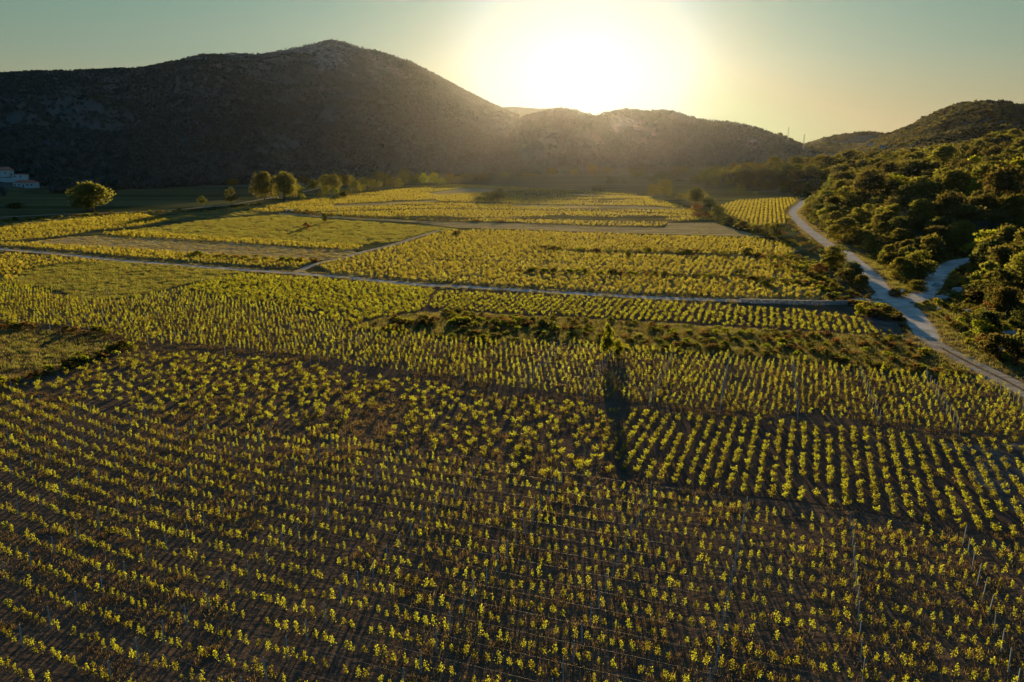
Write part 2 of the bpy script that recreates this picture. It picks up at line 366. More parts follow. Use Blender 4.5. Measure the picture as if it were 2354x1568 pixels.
M['s_green'] = sheetmat('green_grass_soil', (.060,.075,.020), (.145,.135,.045), (.05,.055,.018), .10, (1, 2.5), R(14))
M['s_mix'] = sheetmat('weedy_grass_soil', (.095,.085,.030), (.20,.155,.06), (.055,.05,.02), .09, (1, 2), R(14))
M['s_red'] = sheetmat('reddish_weed_soil', (.060,.055,.02), (.16,.085,.045), (.05,.045,.02), .15, (1, 2), R(10))
M['s_far'] = sheetmat('far_vine_soil', (.10,.085,.035), (.19,.155,.07), (.08,.07,.03), .05, (1, 2.5), R(14))
M['s_brown'] = sheetmat('ploughed_soil', (.052,.036,.025), (.080,.056,.040), (.10,.076,.056), .3, (3, .5), R(-20))
M['s_grey'] = sheetmat('stony_soil', (.055,.048,.04), (.10,.095,.085), (.05,.045,.04), .35)

# ------------------------------------------------------------------ ground mesh
azf = np.radians(np.arange(-42, 42.01, .17)); azc = np.radians(np.concatenate([np.arange(-180, -42, 6), np.arange(48, 180, 6)]))
azs = np.sort(np.concatenate([azf, azc])); 
rr = [0.0, 12.0]
while rr[-1] < 2900:
    r0 = rr[-1]; rr.append(r0 + (r0*.016 if r0 > 150 else max(2.4, r0*.03)) if 3200 > r0 else r0*1.12)
rr = np.array(rr[1:])
AA, RR = np.meshgrid(azs, rr); GX = RR*np.sin(AA); GY = RR*np.cos(AA)
GZ, tA, HA, east = height(GX, GY, True)
def rockmask(X, Y, Z, tA):
    az = np.arctan2(X, Y); n = fbm(X/60, Y/60, 4); n2 = fbm(X/22, Y/22, 3)
    xpk, _ = math.atan2(*ray(740, 90)[:2]), 0
    # bald limestone summit, ledges on the low ridge
    summit = np.exp(-((az-xpk)/.075)**2)*sstep(.58, .92, tA + (n-.5)*.7)
    left = sstep(.66, .98, tA+(n-.5)*.9)*.55*(az < xpk)
    flank = np.exp(-((az-math.atan2(*ray(960, 200)[:2]))/.07)**2)*sstep(.45, .8, tA+(n-.5)*1.1)*.25
    a1, a2 = math.atan2(*ray(1400, 260)[:2]), math.atan2(*ray(1760, 320)[:2])
    ledge = sstep(a1-.05, a1, az)*(1-sstep(a2-.02, a2+.02, az))*np.exp(-((tA-.62+(az-a1)*.55-(n-.5)*.35)/.11)**2)
    low = np.exp(-((az-math.atan2(*ray(1450, 330)[:2]))/.07)**2)*np.exp(-((tA-.35)/.14)**2)*sstep(.5, .62, n)
    return np.clip((summit*1.1 + left*1.3*sstep(.46, .6, n2) + flank*sstep(.48, .6, n2) + ledge*sstep(.38, .52, n)*1.2 + low*.5), 0, 1)
rock = rockmask(GX, GY, GZ, tA)
# craggy relief where limestone shows
GZ = GZ + rock*(fbm(GX/9, GY/9, 3)-.5)*8*np.sin(np.pi*np.clip(tA*.96, 0, 1))
nr, na = AA.shape
I = np.arange(nr*na).reshape(nr, na)
q = np.stack([I[:-1, :-1], I[:-1, 1:], I[1:, 1:], I[1:, :-1]], -1).reshape(-1, 4)[:, ::-1]
wrap = np.stack([I[:-1, -1], I[:-1, 0], I[1:, 0], I[1:, -1]], -1).reshape(-1, 4)[:, ::-1]
V = np.stack([GX, GY, GZ], -1).reshape(-1, 3)
me = mesh_np('ground', V, np.concatenate([q, wrap]), (M['ground'],), True)
hillv = np.clip(sstep(.8, 6, GZ), 0, 1)
farv = sstep(150, 260, RR + 0*AA)
for nm, arr in (('rock', rock), ('hill', hillv), ('far', farv)):
    a = me.attributes.new(nm, 'FLOAT', 'POINT'); a.data.foreach_set('value', arr.ravel().astype(np.float32))
g = mobj('ground', me); tag(g, kind='structure')
mb = MB(); mb.poly([(12.5*math.cos(a), 12.5*math.sin(a), -.02) for a in np.linspace(0, 2*math.pi, 25)[:-1]], [tuple(range(24))])
tag(mb.build('ground_below_camera', M['ground']), kind='structure')

# ------------------------------------------------------------------ roads and field sheets
def strip(name, line, w, mat, z=.02, jit=.25, sides=None, follow=False, lift=None):
    P = np.array(line); n = len(P); T = np.gradient(P, axis=0); T /= np.linalg.norm(T, axis=1)[:, None]; Nn = np.stack([T[:, 1], -T[:, 0]], 1)
    s = np.arange(n)
    k1 = (vnoise(s*.35+w*3.1, s*0+2.2)-.5)*2*jit; k2 = (vnoise(s*.35+w*7.7, s*0+8.2)-.5)*2*jit
    wl = w if not callable(w) else None
    ww = np.array([w(i/n) for i in range(n)]) if callable(w) else np.full(n, w)
    cols = np.linspace(-1, 1, 5); vv = []
    for c in cols:
        off = c*ww/2 + (k1 if c == -1 else k2 if c == 1 else 0)
        q = P + Nn*off[:, None] if not np.isscalar(off) else P + Nn*off
        zz = height(q[:, 0], q[:, 1]) if follow else np.zeros(n)
        if lift is not None: zz = zz + lift
        vv.append(np.stack([q[:, 0], q[:, 1], zz + z], 1))
    V = np.stack(vv, 1).reshape(-1, 3); F = []
    for i in range(n-1):
        for j in range(4): F.append((i*5+j, i*5+j+1, (i+1)*5+j+1, (i+1)*5+j))
    o = mobj(name, mesh_np(name, V, np.array(F)[:, ::-1] if False else F, (mat,), True)); return tag(o, kind='structure')
def sheet(name, dpts, mat, z, jit=1.0, step=4.0, world=False):
    P = dpts if world else WP(dpts); out = []
    for i in range(len(P)):
        a, b = np.array(P[i]), np.array(P[(i+1) % len(P)]); l = np.linalg.norm(b-a); n = max(1, min(120, int(l/step)))
        nn = np.array([b[1]-a[1], a[0]-b[0]])/max(l, .01)
        for k in range(n):
            q = a+(b-a)*k/n; e = 0 if k == 0 else (fbm(q[0]*.12+5, q[1]*.12, 3)-.5)*2*jit
            out.append(tuple(q + nn*e))
    me = bpy.data.meshes.new(name); me.from_pydata([(x, y, z) for x, y in out], [], [tuple(range(len(out)))]); me.materials.append(mat)
    import bmesh
    bm = bmesh.new(); bm.from_mesh(me); bmesh.ops.triangulate(bm, faces=bm.faces[:]); bmesh.ops.recalc_face_normals(bm, faces=bm.faces[:])
    for f in bm.faces:
        if f.normal.z < 0: f.normal_flip()
    bm.to_mesh(me); bm.free()
    o = mobj(name, me); tag(o, kind='structure'); return out

G1 = [(30,652),(60,622),(180,603),(300,603),(420,615),(560,627),(480,645),(400,660),(300,684),(200,690),(140,688),(165,676),(110,664)]
G2 = [(300,548),(235,538),(380,520),(470,508),(560,500),(640,495),(760,506),(900,514),(1050,528),(975,543),(900,558),(800,566),(640,556),(480,545),(380,541)]
G3 = [(70,556),(160,546),(245,541),(380,546),(520,556),(640,566),(700,575),(655,586),(560,588),(430,580),(260,569),(130,563)]
G4 = [(420,580),(560,586),(655,586),(700,573),(800,572),(825,582),(790,592),(722,600),(600,597),(470,588)]
G5 = [(-200,757),(0,755),(130,762),(220,770),(285,796),(180,832),(60,868),(0,880),(-200,900)]
G6 = [(-200,516),(0,507),(200,496),(345,492),(330,505),(180,512),(60,520),(-200,532)]
G7 = [(330,506),(420,492),(560,474),(640,470),(560,482),(600,492),(500,500),(400,512)]
PF = [(640,489),(813,500),(964,508),(1039,511),(1177,513.5),(1302,517.5),(1362,521),(1527,524),(1535,513),(1640,512),(1700,530),(1760,546),(1640,542),(1527,539),(1402,535.5),(1252,530),(1177,527),(1051,524),(964,512.5),(813,504.5),(640,494)]
S1 = [(825,752),(870,735),(960,722),(1040,718),(1177,728),(1400,738),(1600,752),(1850,765),(2060,776),(2130,800),(2190,835),(2240,862),(2140,866),(1980,845),(1830,828),(1640,815),(1480,806),(1380,790),(1260,785),(1150,790),(1060,782),(960,768),(870,762)]
BJ = [(1970,738),(2010,728),(2080,745),(2110,772),(2090,782),(2040,776),(1985,765)]
FARV = [(545,489),(640,470),(760,456),(900,438),(1050,425),(1180,432),(1330,440),(1470,450),(1560,472),(1640,506),(1536,511),(1525,522),(1362,520),(1180,513),(1040,510),(930,502),(800,497),(690,489)]
FARV2 = [(1640,478),(1700,462),(1840,455),(1815,482),(1826,506),(1780,525),(1735,520),(1680,500)]
V1 = [(-420,850),(0,881),(75,914),(250,944),(425,981),(588,994),(764,1014),(886,1033),(1126,1077),(1226,1108),(1370,1120),(1466,1134),(1657,1163),(1945,1201),(2184,1249),(2354,1268),(2800,1310),(2900,1850),(-700,1850)]
V2 = [(1440,945),(1600,958),(1800,972),(1980,990),(2200,1012),(2400,1018),(2800,1060),(2800,1280),(2354,1238),(2184,1216),(1945,1168),(1657,1131),(1466,1106),(1390,1095),(1400,1030)]
V3 = [(-60,885),(90,872),(300,800),(420,812),(700,838),(870,868),(1000,884),(1160,912),(1330,935),(1430,950),(1392,1030),(1375,1104),(1226,1096),(1126,1064),(886,1020),(764,1002),(588,982),(425,968),(250,932),(75,900)]
V4 = [(-400,640),(0,645),(110,672),(150,692),(300,690),(420,668),(520,690),(640,705),(830,752),(960,770),(1150,792),(1380,795),(1480,808),(1640,818),(1830,832),(1980,848),(2140,870),(2260,868),(2354,905),(2700,1050),(2400,1010),(2200,1003),(1980,980),(1800,962),(1600,948),(1440,934),(1330,922),(1160,898),(1000,870),(870,855),(700,826),(420,800),(290,788),(230,765),(130,757),(0,750),(-400,745)]
V5 = [(1010,672),(1300,684),(1500,695),(1700,708),(1880,720),(1960,730),(2050,768),(2060,775),(1850,762),(1700,752),(1400,735),(1177,724),(1050,714),(985,710)]
V6 = [(560,633),(680,639),(800,649),(1000,667),(975,712),(960,720),(860,735),(820,748),(640,702),(520,686),(420,664),(490,645)]
V8 = [(-200,575),(0,585),(120,593),(250,606),(160,606),(60,622),(25,652),(0,640),(-200,632)]
V9 = [(-300,545),(0,560),(70,561),(130,566),(260,572),(430,583),(560,592),(600,598),(720,602),(700,620),(560,613),(440,604),(262,590),(120,575),(0,566),(-300,535)]
V10 = [(240,538),(300,532),(400,541),(560,552),(700,560),(835,567),(815,578),(700,571),(560,562),(400,552),(250,543)]
V11 = [(-300,545),(0,527),(130,512),(310,492),(400,508),(320,522),(210,534),(150,544),(40,556),(0,557),(-300,540)]
V12 = [(730,610),(800,596),(850,582),(920,566),(980,546),(1040,533),(1180,532),(1400,540),(1560,545),(1740,549),(1800,560),(1840,576),(1800,590),(1870,615),(1895,640),(1880,690),(1700,687),(1500,679),(1300,668),(1100,656),(940,646),(760,630)]
V15 = [(1740,602),(1800,598),(1860,610),(1880,620),(1860,632),(1790,622)]
TANS = [[(1180,471),(1500,475),(1570,481),(1500,481),(1180,477)], [(1320,446),(1500,451),(1500,454),(1320,450)], [(985,444),(1060,434),(1180,433),(1110,444),(1000,450)], [(760,472),(1000,460),(1010,464),(770,478)]]
ZL = 0
for nm, pl, mt, jt in (('vineyard_soil', V12, 's_far', 1), ('vineyard_soil', V9, 's_far', .5), ('vineyard_soil', V10, 's_far', .5), ('vineyard_soil', V11, 's_far', .8), ('vineyard_soil', FARV, 's_far', 3), ('vineyard_soil', FARV2, 's_far', 1),
                       ('vineyard_soil', V5, 's_brown', .6), ('vineyard_soil', V2, 's_brown', .5),
                       ('grass_field', G1, 's_mix', 1.5), ('grass_field', G2, 's_green', 2), ('dry_grass_field', G3, 's_dry', 1.5), ('grass_field', G4, 's_dry', 1.5), ('grass_field', G5, 's_red', .6), ('grass_field', G7, 's_mix', 2),
                       *[('dry_grass_field', t_, 's_dry', .8) for t_ in TANS], ('scrub_ground', S1, 's_mix', 1.0), ('dry_grass_field', PF, 's_dry', 1.2), ('stony_ground', BJ, 's_grey', .6)):
    ZL += 1; sheet(nm, pl, M[mt], .004*ZL, jt)
# grey stony soil in the far right bush vines
sheet('stony_ground', [(2150,1020),(2500,1030),(2700,1200),(2500,1255),(2330,1180),(2230,1100)], M['s_grey'], .076, 5)
def road_edge(line, w, z): return strip('road_verge', line, w, M['verge'], z, .5)
road_edge(SM, 5.2, .080); road_edge([p for p in SR if p[1] < W(1847, 461)[1]], 8.2, .084); road_edge(ST, 6.6, .088)
LM = np.array([.0]*len(SM))
strip('road', SP1, 2.4, M['dirt'], .092, .3)
strip('road', STL, 2.6, M['dirt'], .096, .3)
strip('road', SM, 3.3, M['gravel'], .100, .18)
strip('road', ST, 3.7, M['dirt'], .104, .25)
strip('road', SB, 5.6, M['asphalt'], .108, .1, follow=True)
SRV = [p for p in SR if p[1] < W(1847, 461)[1]]
strip('road', SRV, 4.7, M['asphalt'], .116, .32)
sheet('road', [(1945,690),(2000,685),(2020,668),(2035,655),(2060,676),(2090,683),(2120,668),(2128,682),(2100,702),(2112,735),(2080,722),(2040,704),(1950,702)], M['asphalt'], .124, .2, 1.5)
strip('grass_track_ridge', ST[6:], .5, M['verge'], .150, .25)

# ------------------------------------------------------------------ plant meshes
def leaves(C, size, up=.0, rng=None, aspect=1.0, jag=.35):
    """rhombic leaf faces at the points C"""
    n = len(C); r = rng or rs
    th = r.rand(n)*2*np.pi; ph = np.arccos(np.clip(r.rand(n)*2-1, -1, 1)*(1-up))
    nz_ = np.stack([np.sin(ph)*np.cos(th), np.sin(ph)*np.sin(th), np.cos(ph)], 1)
    t = r.randn(n, 3); u = np.cross(nz_, t); u /= np.linalg.norm(u, axis=1)[:, None]; w = np.cross(nz_, u)
    s = (size*(1-jag+2*jag*r.rand(n)))[:, None] if np.isscalar(size) else (size*(1-jag+2*jag*r.rand(n)))[:, None]
    V = np.stack([C-u*s*.5, C-w*s*.42*aspect+u*s*.08, C+u*s*.5, C+w*s*.42*aspect+u*s*.08], 1)
    V[:, 1] += nz_*s*.12; V[:, 3] += nz_*s*.12
    return V.reshape(-1, 3), np.arange(n*4).reshape(-1, 4)
def blades(C, h, w, lean, r=rs):
    n = len(C); a = r.rand(n)*2*np.pi; b = r.rand(n)*2*np.pi
    hh = (h*(.5+r.rand(n)))[:, None]; dx = np.stack([np.cos(a), np.sin(a), 0*a], 1)*w*.5; ln = np.stack([np.cos(b), np.sin(b), 0*b], 1)*lean*hh
    up = np.array([[0, 0, 1.]])*hh
    V = np.stack([C-dx, C+dx, C+up+ln+dx*.3, C+up+ln-dx*.3], 1); return V.reshape(-1, 3), np.arange(n*4).reshape(-1, 4)
def join(*parts):
    Vs, Fs, Ms = [], [], []; b = 0
    for V, F, mi in parts:
        Vs.append(V); Fs.append(F+b); Ms.append(np.full(len(F), mi)); b += len(V)
    return np.concatenate(Vs), np.concatenate(Fs), np.concatenate(Ms)
def npmb(mb):
    F = np.array([f for f in mb.f if len(f) == 4]); return np.array(mb.v), F
def vine_trellis(seed, n=96, s=.092, foliage_only=False):
    """young trained vine, narrow and pointed, leafy from 0.35 to 1.4 m"""
    r = np.random.RandomState(seed); hgt = r.uniform(1.0, 1.5); C = []
    lean = r.uniform(-.12, .12, 2); nsh = r.randint(2, 4)
    tops = [(r.uniform(-.13, .13), r.uniform(-.10, .10), hgt*r.uniform(.75, 1.05)) for _ in range(nsh)]
    for i in range(n):
        tp = tops[r.randint(nsh)]; t = r.rand()**.8; z = .38+(tp[2]-.38)*t
        wdt = .13*(1-t*.7)+.03
        C.append((tp[0]*t*1.5+lean[0]*t+r.normal(0, wdt*.85), tp[1]*t+lean[1]*t+r.normal(0, wdt*.55), z+r.normal(0, .05)))
    fol = leaves(np.array(C), s, rng=r)
    mb = MB(); mb.tube([(0, 0, 0), (.02, .01, .4), (lean[0]*.4, 0, .75), (tops[0][0], tops[0][1], hgt*.9)], [.028, .022, .014, .006], 5)
    return fol, npmb(mb)
def vine_bush(seed, n=140, s=.12, hgt=.95, wid=.42):
    """goblet vine: short stock, arms, spreading shoots"""
    r = np.random.RandomState(seed); C = []; mb = MB(); na = r.randint(3, 6)
    mb.tube([(0, 0, 0), (.02, 0, .2), (0, .02, .36)], [.05, .042, .05], 6)
    for k in range(na):
        a = 2*math.pi*k/na+r.uniform(-.4, .4); l = r.uniform(.6, 1.15)*wid; e = np.array([math.cos(a)*l, math.sin(a)*l, hgt*r.uniform(.6, 1.1)])
        mb.tube([(0, .01, .33), tuple(e*.45+np.array([0, 0, .16])), tuple(e)], [.026, .016, .005], 4)
        for i in range(n//na):
            t = r.rand()**.75; p = e*t + np.array([0, 0, .32*(1-t)]); C.append(p+r.normal(0, .11, 3)*np.array([1, 1, .9]))
    return leaves(np.array(C), s, rng=r), npmb(mb)
def lobes(seed, w, h, z0, nl, flat=.8):
    r = np.random.RandomState(seed); out = []
    for k in range(nl):
        a = r.rand()*2*np.pi; q = math.sqrt(r.rand()); zz = r.rand()
        rad = w*.5*math.sqrt(max(.05, 1-((zz-.42)/.62)**2))
        R_ = w*r.uniform(.13, .24)
        out.append((math.cos(a)*q*max(rad-R_*.6, 0), math.sin(a)*q*max(rad-R_*.6, 0), z0+R_*.5+(h-z0-R_*1.3)*zz, R_, R_*flat))
    return out
def crown(seed, w=1., h=1., z0=.15, nl=22, n=1500, s=.06, flat=.8, jag=.4, hole=.15):
    """leaf clusters over the lobes of a crown; size 1 = 1 m wide, scaled per tree"""
    r = np.random.RandomState(seed); Ls = lobes(seed, w, h, z0, nl, flat); C = []
    wt_ = np.array([l[3]**2 for l in Ls]); wt_ /= wt_.sum()
    idx = r.choice(len(Ls), n, p=wt_); d = r.randn(n, 3); d /= np.linalg.norm(d, axis=1)[:, None]; d[:, 2] = np.where(d[:, 2] < -.35, -d[:, 2], d[:, 2])
    A = np.array(Ls)[idx]; rad = 1-.5*r.rand(n)**2 + np.abs(r.normal(0, .13, n))
    bump = 1+.28*(vnoise(d[:, 0]*3+idx*1.7+9, d[:, 1]*3+d[:, 2]*3+9)-.5)*2
    C = A[:, :3] + d*(A[:, 3:4]*rad[:, None]*bump[:, None])*np.array([1, 1, flat])
    C[:, 2] = np.maximum(C[:, 2], z0*.5)
    return leaves(C, s, rng=r, jag=jag)
def trunk_mb(seed, h=.5, r0=.035, w=1., multi=1):
    r = np.random.RandomState(seed); mb = MB()
    for k in range(multi):
        ox, oy = (r.uniform(-.08, .08, 2) if multi > 1 else (0, 0))
        top = np.array([ox*2.2+r.uniform(-.05, .05), oy*2.2+r.uniform(-.05, .05), h])
        mb.tube([(ox, oy, -.06), (ox, oy, h*.3), tuple(top*.75+np.array([0, 0, 0])), tuple(top)], [r0*1.25, r0, r0*.75, r0*.5], 7)
        for j in range(6):
            a = r.rand()*6.28; zb = h*r.uniform(.45, .9); l = w*r.uniform(.2, .4)
            b = np.array([ox+top[0]*.5, oy+top[1]*.5, zb])
            mb.tube([tuple(b), (b[0]+math.cos(a)*l*.5, b[1]+math.sin(a)*l*.5, zb+.10), (b[0]+math.cos(a)*l, b[1]+math.sin(a)*l, zb+.2)], [r0*.45, r0*.3, r0*.1], 5)
    return mb
protos = bpy.data.collections.new('plant_shapes')      # source shapes, not in the scene
def proto(name, mats, V, F, mi=None):
    o = bpy.data.objects.new(name, mesh_np(name, V, F, mats, False, mi)); return o
def proto_coll(name, objs):
    c = bpy.data.collections.new(name)
    for o in objs: c.objects.link(o)
    return c
_ng = {}
def scatter(name, label, cat, coll, P, rot, scl, vid, kind='stuff'):
    """ONE object: a cloud of points that carries a copy of a plant at each"""
    me = bpy.data.meshes.new(name); P = np.asarray(P, np.float32); me.vertices.add(len(P)); me.vertices.foreach_set('co', P.ravel())
    me.attributes.new('rz', 'FLOAT', 'POINT').data.foreach_set('value', np.asarray(rot, np.float32))
    scl = np.asarray(scl, np.float32)
    if scl.ndim == 1: scl = np.stack([scl]*3, 1)
    me.attributes.new('sc', 'FLOAT_VECTOR', 'POINT').data.foreach_set('vector', scl.ravel())
    me.attributes.new('vid', 'INT', 'POINT').data.foreach_set('value', np.asarray(vid, np.int32)); me.update()
    ng = bpy.data.node_groups.new(name, 'GeometryNodeTree')
    ng.interface.new_socket('Geometry', in_out='INPUT', socket_type='NodeSocketGeometry'); ng.interface.new_socket('Geometry', in_out='OUTPUT', socket_type='NodeSocketGeometry')
    gi, go = ng.nodes.new('NodeGroupInput'), ng.nodes.new('NodeGroupOutput')
    ci = ng.nodes.new('GeometryNodeCollectionInfo'); ci.inputs['Collection'].default_value = coll; ci.inputs['Separate Children'].default_value = True; ci.inputs['Reset Children'].default_value = True
    ip = ng.nodes.new('GeometryNodeInstanceOnPoints'); ip.inputs['Pick Instance'].default_value = True
    def at(nm, dt):
        a = ng.nodes.new('GeometryNodeInputNamedAttribute'); a.data_type = dt; a.inputs[0].default_value = nm; return a.outputs[0]
    cx_ = ng.nodes.new('ShaderNodeCombineXYZ'); ng.links.new(at('rz', 'FLOAT'), cx_.inputs[2])
    er = ng.nodes.new('FunctionNodeEulerToRotation'); ng.links.new(cx_.outputs[0], er.inputs[0])
    mp = ng.nodes.new('GeometryNodeMeshToPoints')
    ng.links.new(gi.outputs[0], mp.inputs[0]); ng.links.new(mp.outputs[0], ip.inputs['Points']); ng.links.new(ci.outputs[0], ip.inputs['Instance'])
    ng.links.new(at('vid', 'INT'), ip.inputs['Instance Index']); ng.links.new(er.outputs[0], ip.inputs['Rotation']); ng.links.new(at('sc', 'FLOAT_VECTOR'), ip.inputs['Scale'])
    ng.links.new(ip.outputs[0], go.inputs[0])
    o = mobj(name, me); m = o.modifiers.new('plants', 'NODES'); m.node_group = ng
    return tag(o, label, cat, kind=kind)

# ------------------------------------------------------------------ vineyard layout
E1 = np.array([.937, -.349]); E2 = np.array([.349, .937])      # along the rows, across the rows
roads_all = [(SM, 2.4), (SR, 4.2), (ST, 3.0), (SB, 3.6), (SP1, 1.6)]
def clear_of_roads(X, Y, extra=0):
    extra = extra if np.isscalar(extra) else np.asarray(extra)
    ok = np.ones(len(X), bool)
    for S, w in roads_all:
        d, _, _ = polyline_dist(X, Y, S[::3] + [S[-1]]); ok &= d > w+extra
    return ok
def grid(poly, dirn, s_along, s_across, jit=.1, off=(0, 0)):
    J2 = .35 if jit < .25 else .8
    P = np.array(WP(poly)); d = np.array(dirn)/np.hypot(*dirn); n = np.array([-d[1], d[0]])
    a = P@d; b = P@n
    A, B = np.meshgrid(np.arange(math.floor(a.min()/s_along), math.ceil(a.max()/s_along)+1)*s_along+off[0], np.arange(math.floor(b.min()/s_across), math.ceil(b.max()/s_across)+1)*s_across+off[1])
    A = A.ravel() + rs.uniform(-1, 1, A.size)*jit*s_along; B = B.ravel() + rs.uniform(-1, 1, B.size)*jit*J2*s_across
    Q = A[:, None]*d + B[:, None]*n; m = inpoly(Q[:, 0], Q[:, 1], [tuple(p) for p in P]); return Q[m]
def inview(Q, mx=60, z=1.0):
    x = CX + FPX*Q[:, 0]/(Q[:, 1]*CP+(CAMH-z)*SP); y = CY + FPX*((CAMH-z)*CP-Q[:, 1]*SP)/(Q[:, 1]*CP+(CAMH-z)*SP)
    return (x > -mx) & (x < 2354+mx) & (y < 1568+mx) & (Q[:, 1] > 5)
WIDE = 420     # keep planting well past the frame so a step to the side still sees vines

tv_f = []; tv_t = []
for k in range(14):
    f, t = vine_trellis(100+k); tv_f.append(mesh_np('foliage', *f, (M['vine'],))); tv_t.append(mesh_np('trunk', *t, (M['wood'],)))
bv_f = []; bv_t = []
for k in range(12):
    f, t = vine_bush(200+k); bv_f.append(mesh_np('foliage', *f, (M['vine'],))); bv_t.append(mesh_np('trunk', *t, (M['wood'],)))
def combo(name, k, mk, **kw):
    out = []
    for i in range(k):
        f, t = mk(300+i*7, **kw); V, F, mi = join((f[0], f[1], 0), (t[0], t[1], 1)); out.append(proto(f'{name}_{i:02d}', (M['vine'], M['wood']), V, F, mi))
    return out
C_tv = proto_coll('trellis_vine_shapes', combo('trellis_vine', 14, vine_trellis))
C_bv = proto_coll('bush_vine_shapes', combo('bush_vine', 12, vine_bush))
def far_vine(seed, n=72):
    r = np.random.RandomState(seed); C = []
    for k in range(r.randint(3, 5)):
        c = np.array([r.uniform(-.35, .35), r.uniform(-.3, .3), r.uniform(.45, .85)]); C.append(c + r.normal(0, 1, (n//4, 3))*np.array([.16, .16, .17]))
    return leaves(np.concatenate(C), .19, rng=r)
C_fv = proto_coll('far_vine_shapes', [proto(f'far_vine_{i:02d}', (M['vine_far'],), *far_vine(500+i)) for i in range(12)])

GAP = lambda Q, p: rs.rand(len(Q)) > p
# trellised estate: V1 and V4 share one row grid
ROW = 2.35
A_C = np.array([4.0, 62.0])@E1
def bend(Q):      # the long rows swing gently uphill towards the left
    d = np.maximum(0, A_C - Q@E1); return Q + E2*(.0019*d*d)[:, None]
q1 = bend(grid([(-900,700),(2900,1000),(2900,1850),(-900,1850)], E1, .84, ROW, .16)); q1 = q1[inpoly(q1[:, 0], q1[:, 1], WP(V1))]; q1 = q1[inview(q1, WIDE)]; q1 = q1[GAP(q1, .05)]
q4 = grid(V4, E1, .95, ROW, .18); q4 = q4[inview(q4, WIDE)]; q4 = q4[GAP(q4, .06)]
tree_sh = W(1405, 850)
q4 = q4[np.hypot(q4[:, 0]-tree_sh[0], q4[:, 1]-tree_sh[1]) > 3.0]
# bush vines: V2 in clear columns running away from the camera, V3 old and irregular, V5, V6
q2 = grid(V2, E2, 1.25, 1.42, .22); q2 = q2[inview(q2, WIDE)]; q2 = q2[GAP(q2, .14)]
q3 = grid(V3, (.8, .6), 1.5, 1.9, .42); q3 = q3[inview(q3, WIDE)]; q3 = q3[(fbm(q3[:, 0]/9, q3[:, 1]/9, 3) > .22) & GAP(q3, .2)]
q5 = grid(V5, (.30, .954), 1.15, 1.45, .3); q5 = q5[GAP(q5, .1)]
q6 = grid(V6, (.55, .83), 1.1, 1.3, .4); q6 = q6[GAP(q6, .06)]
def clean(Q): return Q[clear_of_roads(Q[:, 0], Q[:, 1])]
q1, q4, q2, q3, q5, q6 = map(clean, (q1, q4, q2, q3, q5, q6))
bush = np.concatenate([q2, q3, q5, q6]); bsc = np.concatenate([np.full(len(q2), .71), np.full(len(q3), .80), np.full(len(q5), .76), np.full(len(q6), .82)])
trel = np.concatenate([q1, q4])
def split300(Q, n=300):
    v = inview(Q, -12, 0.6); d = np.hypot(Q[:, 0], Q[:, 1]) + np.where(v, 0, 1e6); o = np.argsort(d); return o[:n], o[n:]
def place_vines(Q, near, F, T, name, label, cat, group, sc0):
    protos_ = {}
    for k, i in enumerate(near):
        v = rnd.randrange(len(F)); s = sc0[i]*rnd.uniform(.8, 1.2) if sc0 is not None else rnd.uniform(.72, 1.05)
        if v not in protos_:
            e = empty(name, (0, 0, 0)); f = mobj('foliage', F[v], e); t = mobj('trunk', T[v], e); protos_[v] = (e, f, t)
        else:
            a = protos_[v]; e, f, t = (z.copy() for z in a); [col.objects.link(z) for z in (e, f, t)]; f.parent = e; t.parent = e
        e.location = (Q[i, 0], Q[i, 1], .02); e.rotation_euler = (0, 0, rnd.choice((0, math.pi))+math.atan2(E1[1], E1[0])+rnd.uniform(-.3, .3)); e.scale = (s, s, s*rnd.uniform(.9, 1.12))
        px_, py_ = proj(Q[i, 0], Q[i, 1]); tag(e, label + (', left part' if px_ < 785 else ', middle part' if px_ < 1570 else ', right part'), cat, group)
nt_, rt_ = split300(trel); nb_, rb_ = split300(bush)
place_vines(trel, nt_, tv_f, tv_t, 'trellis_vine', 'young narrow yellow-green trellised vine in the nearest rows', 'grapevine', 'young trellised vines in the nearest rows', None)
place_vines(bush, nb_, bv_f, bv_t, 'bush_vine', 'low bushy free-standing vine in the block right of the tree shadow', 'grapevine', 'free-standing bush vines in the near right block', bsc)
def inst(name, label, cat, coll, Q, nv, smin, smax, base=None, z=.02, zs=1.0):
    n = len(Q); s = rs.uniform(smin, smax, n)*(1 if base is None else base)
    S = np.stack([s, s, s*rs.uniform(.85, 1.15, n)*zs], 1)
    zz = z if np.isscalar(z) else z
    P = np.stack([Q[:, 0], Q[:, 1], np.zeros(n)+zz], 1)
    return scatter(name, label, cat, coll, P, rs.rand(n)*6.28, S, rs.randint(0, nv, n))
o = inst('trellis_vine_rows', 'farther rows of trellised vines with posts, up to the scrub strip', 'grapevines', C_tv, trel[rt_], 14, .7, 1.05, np.where(rt_ >= len(q1), 1.2, 1.0), zs=.95)
o = inst('bush_vine_rows', 'farther free-standing vines below the white gravel road', 'grapevines', C_bv, bush[rb_], 12, .8, 1.2, bsc[rb_])
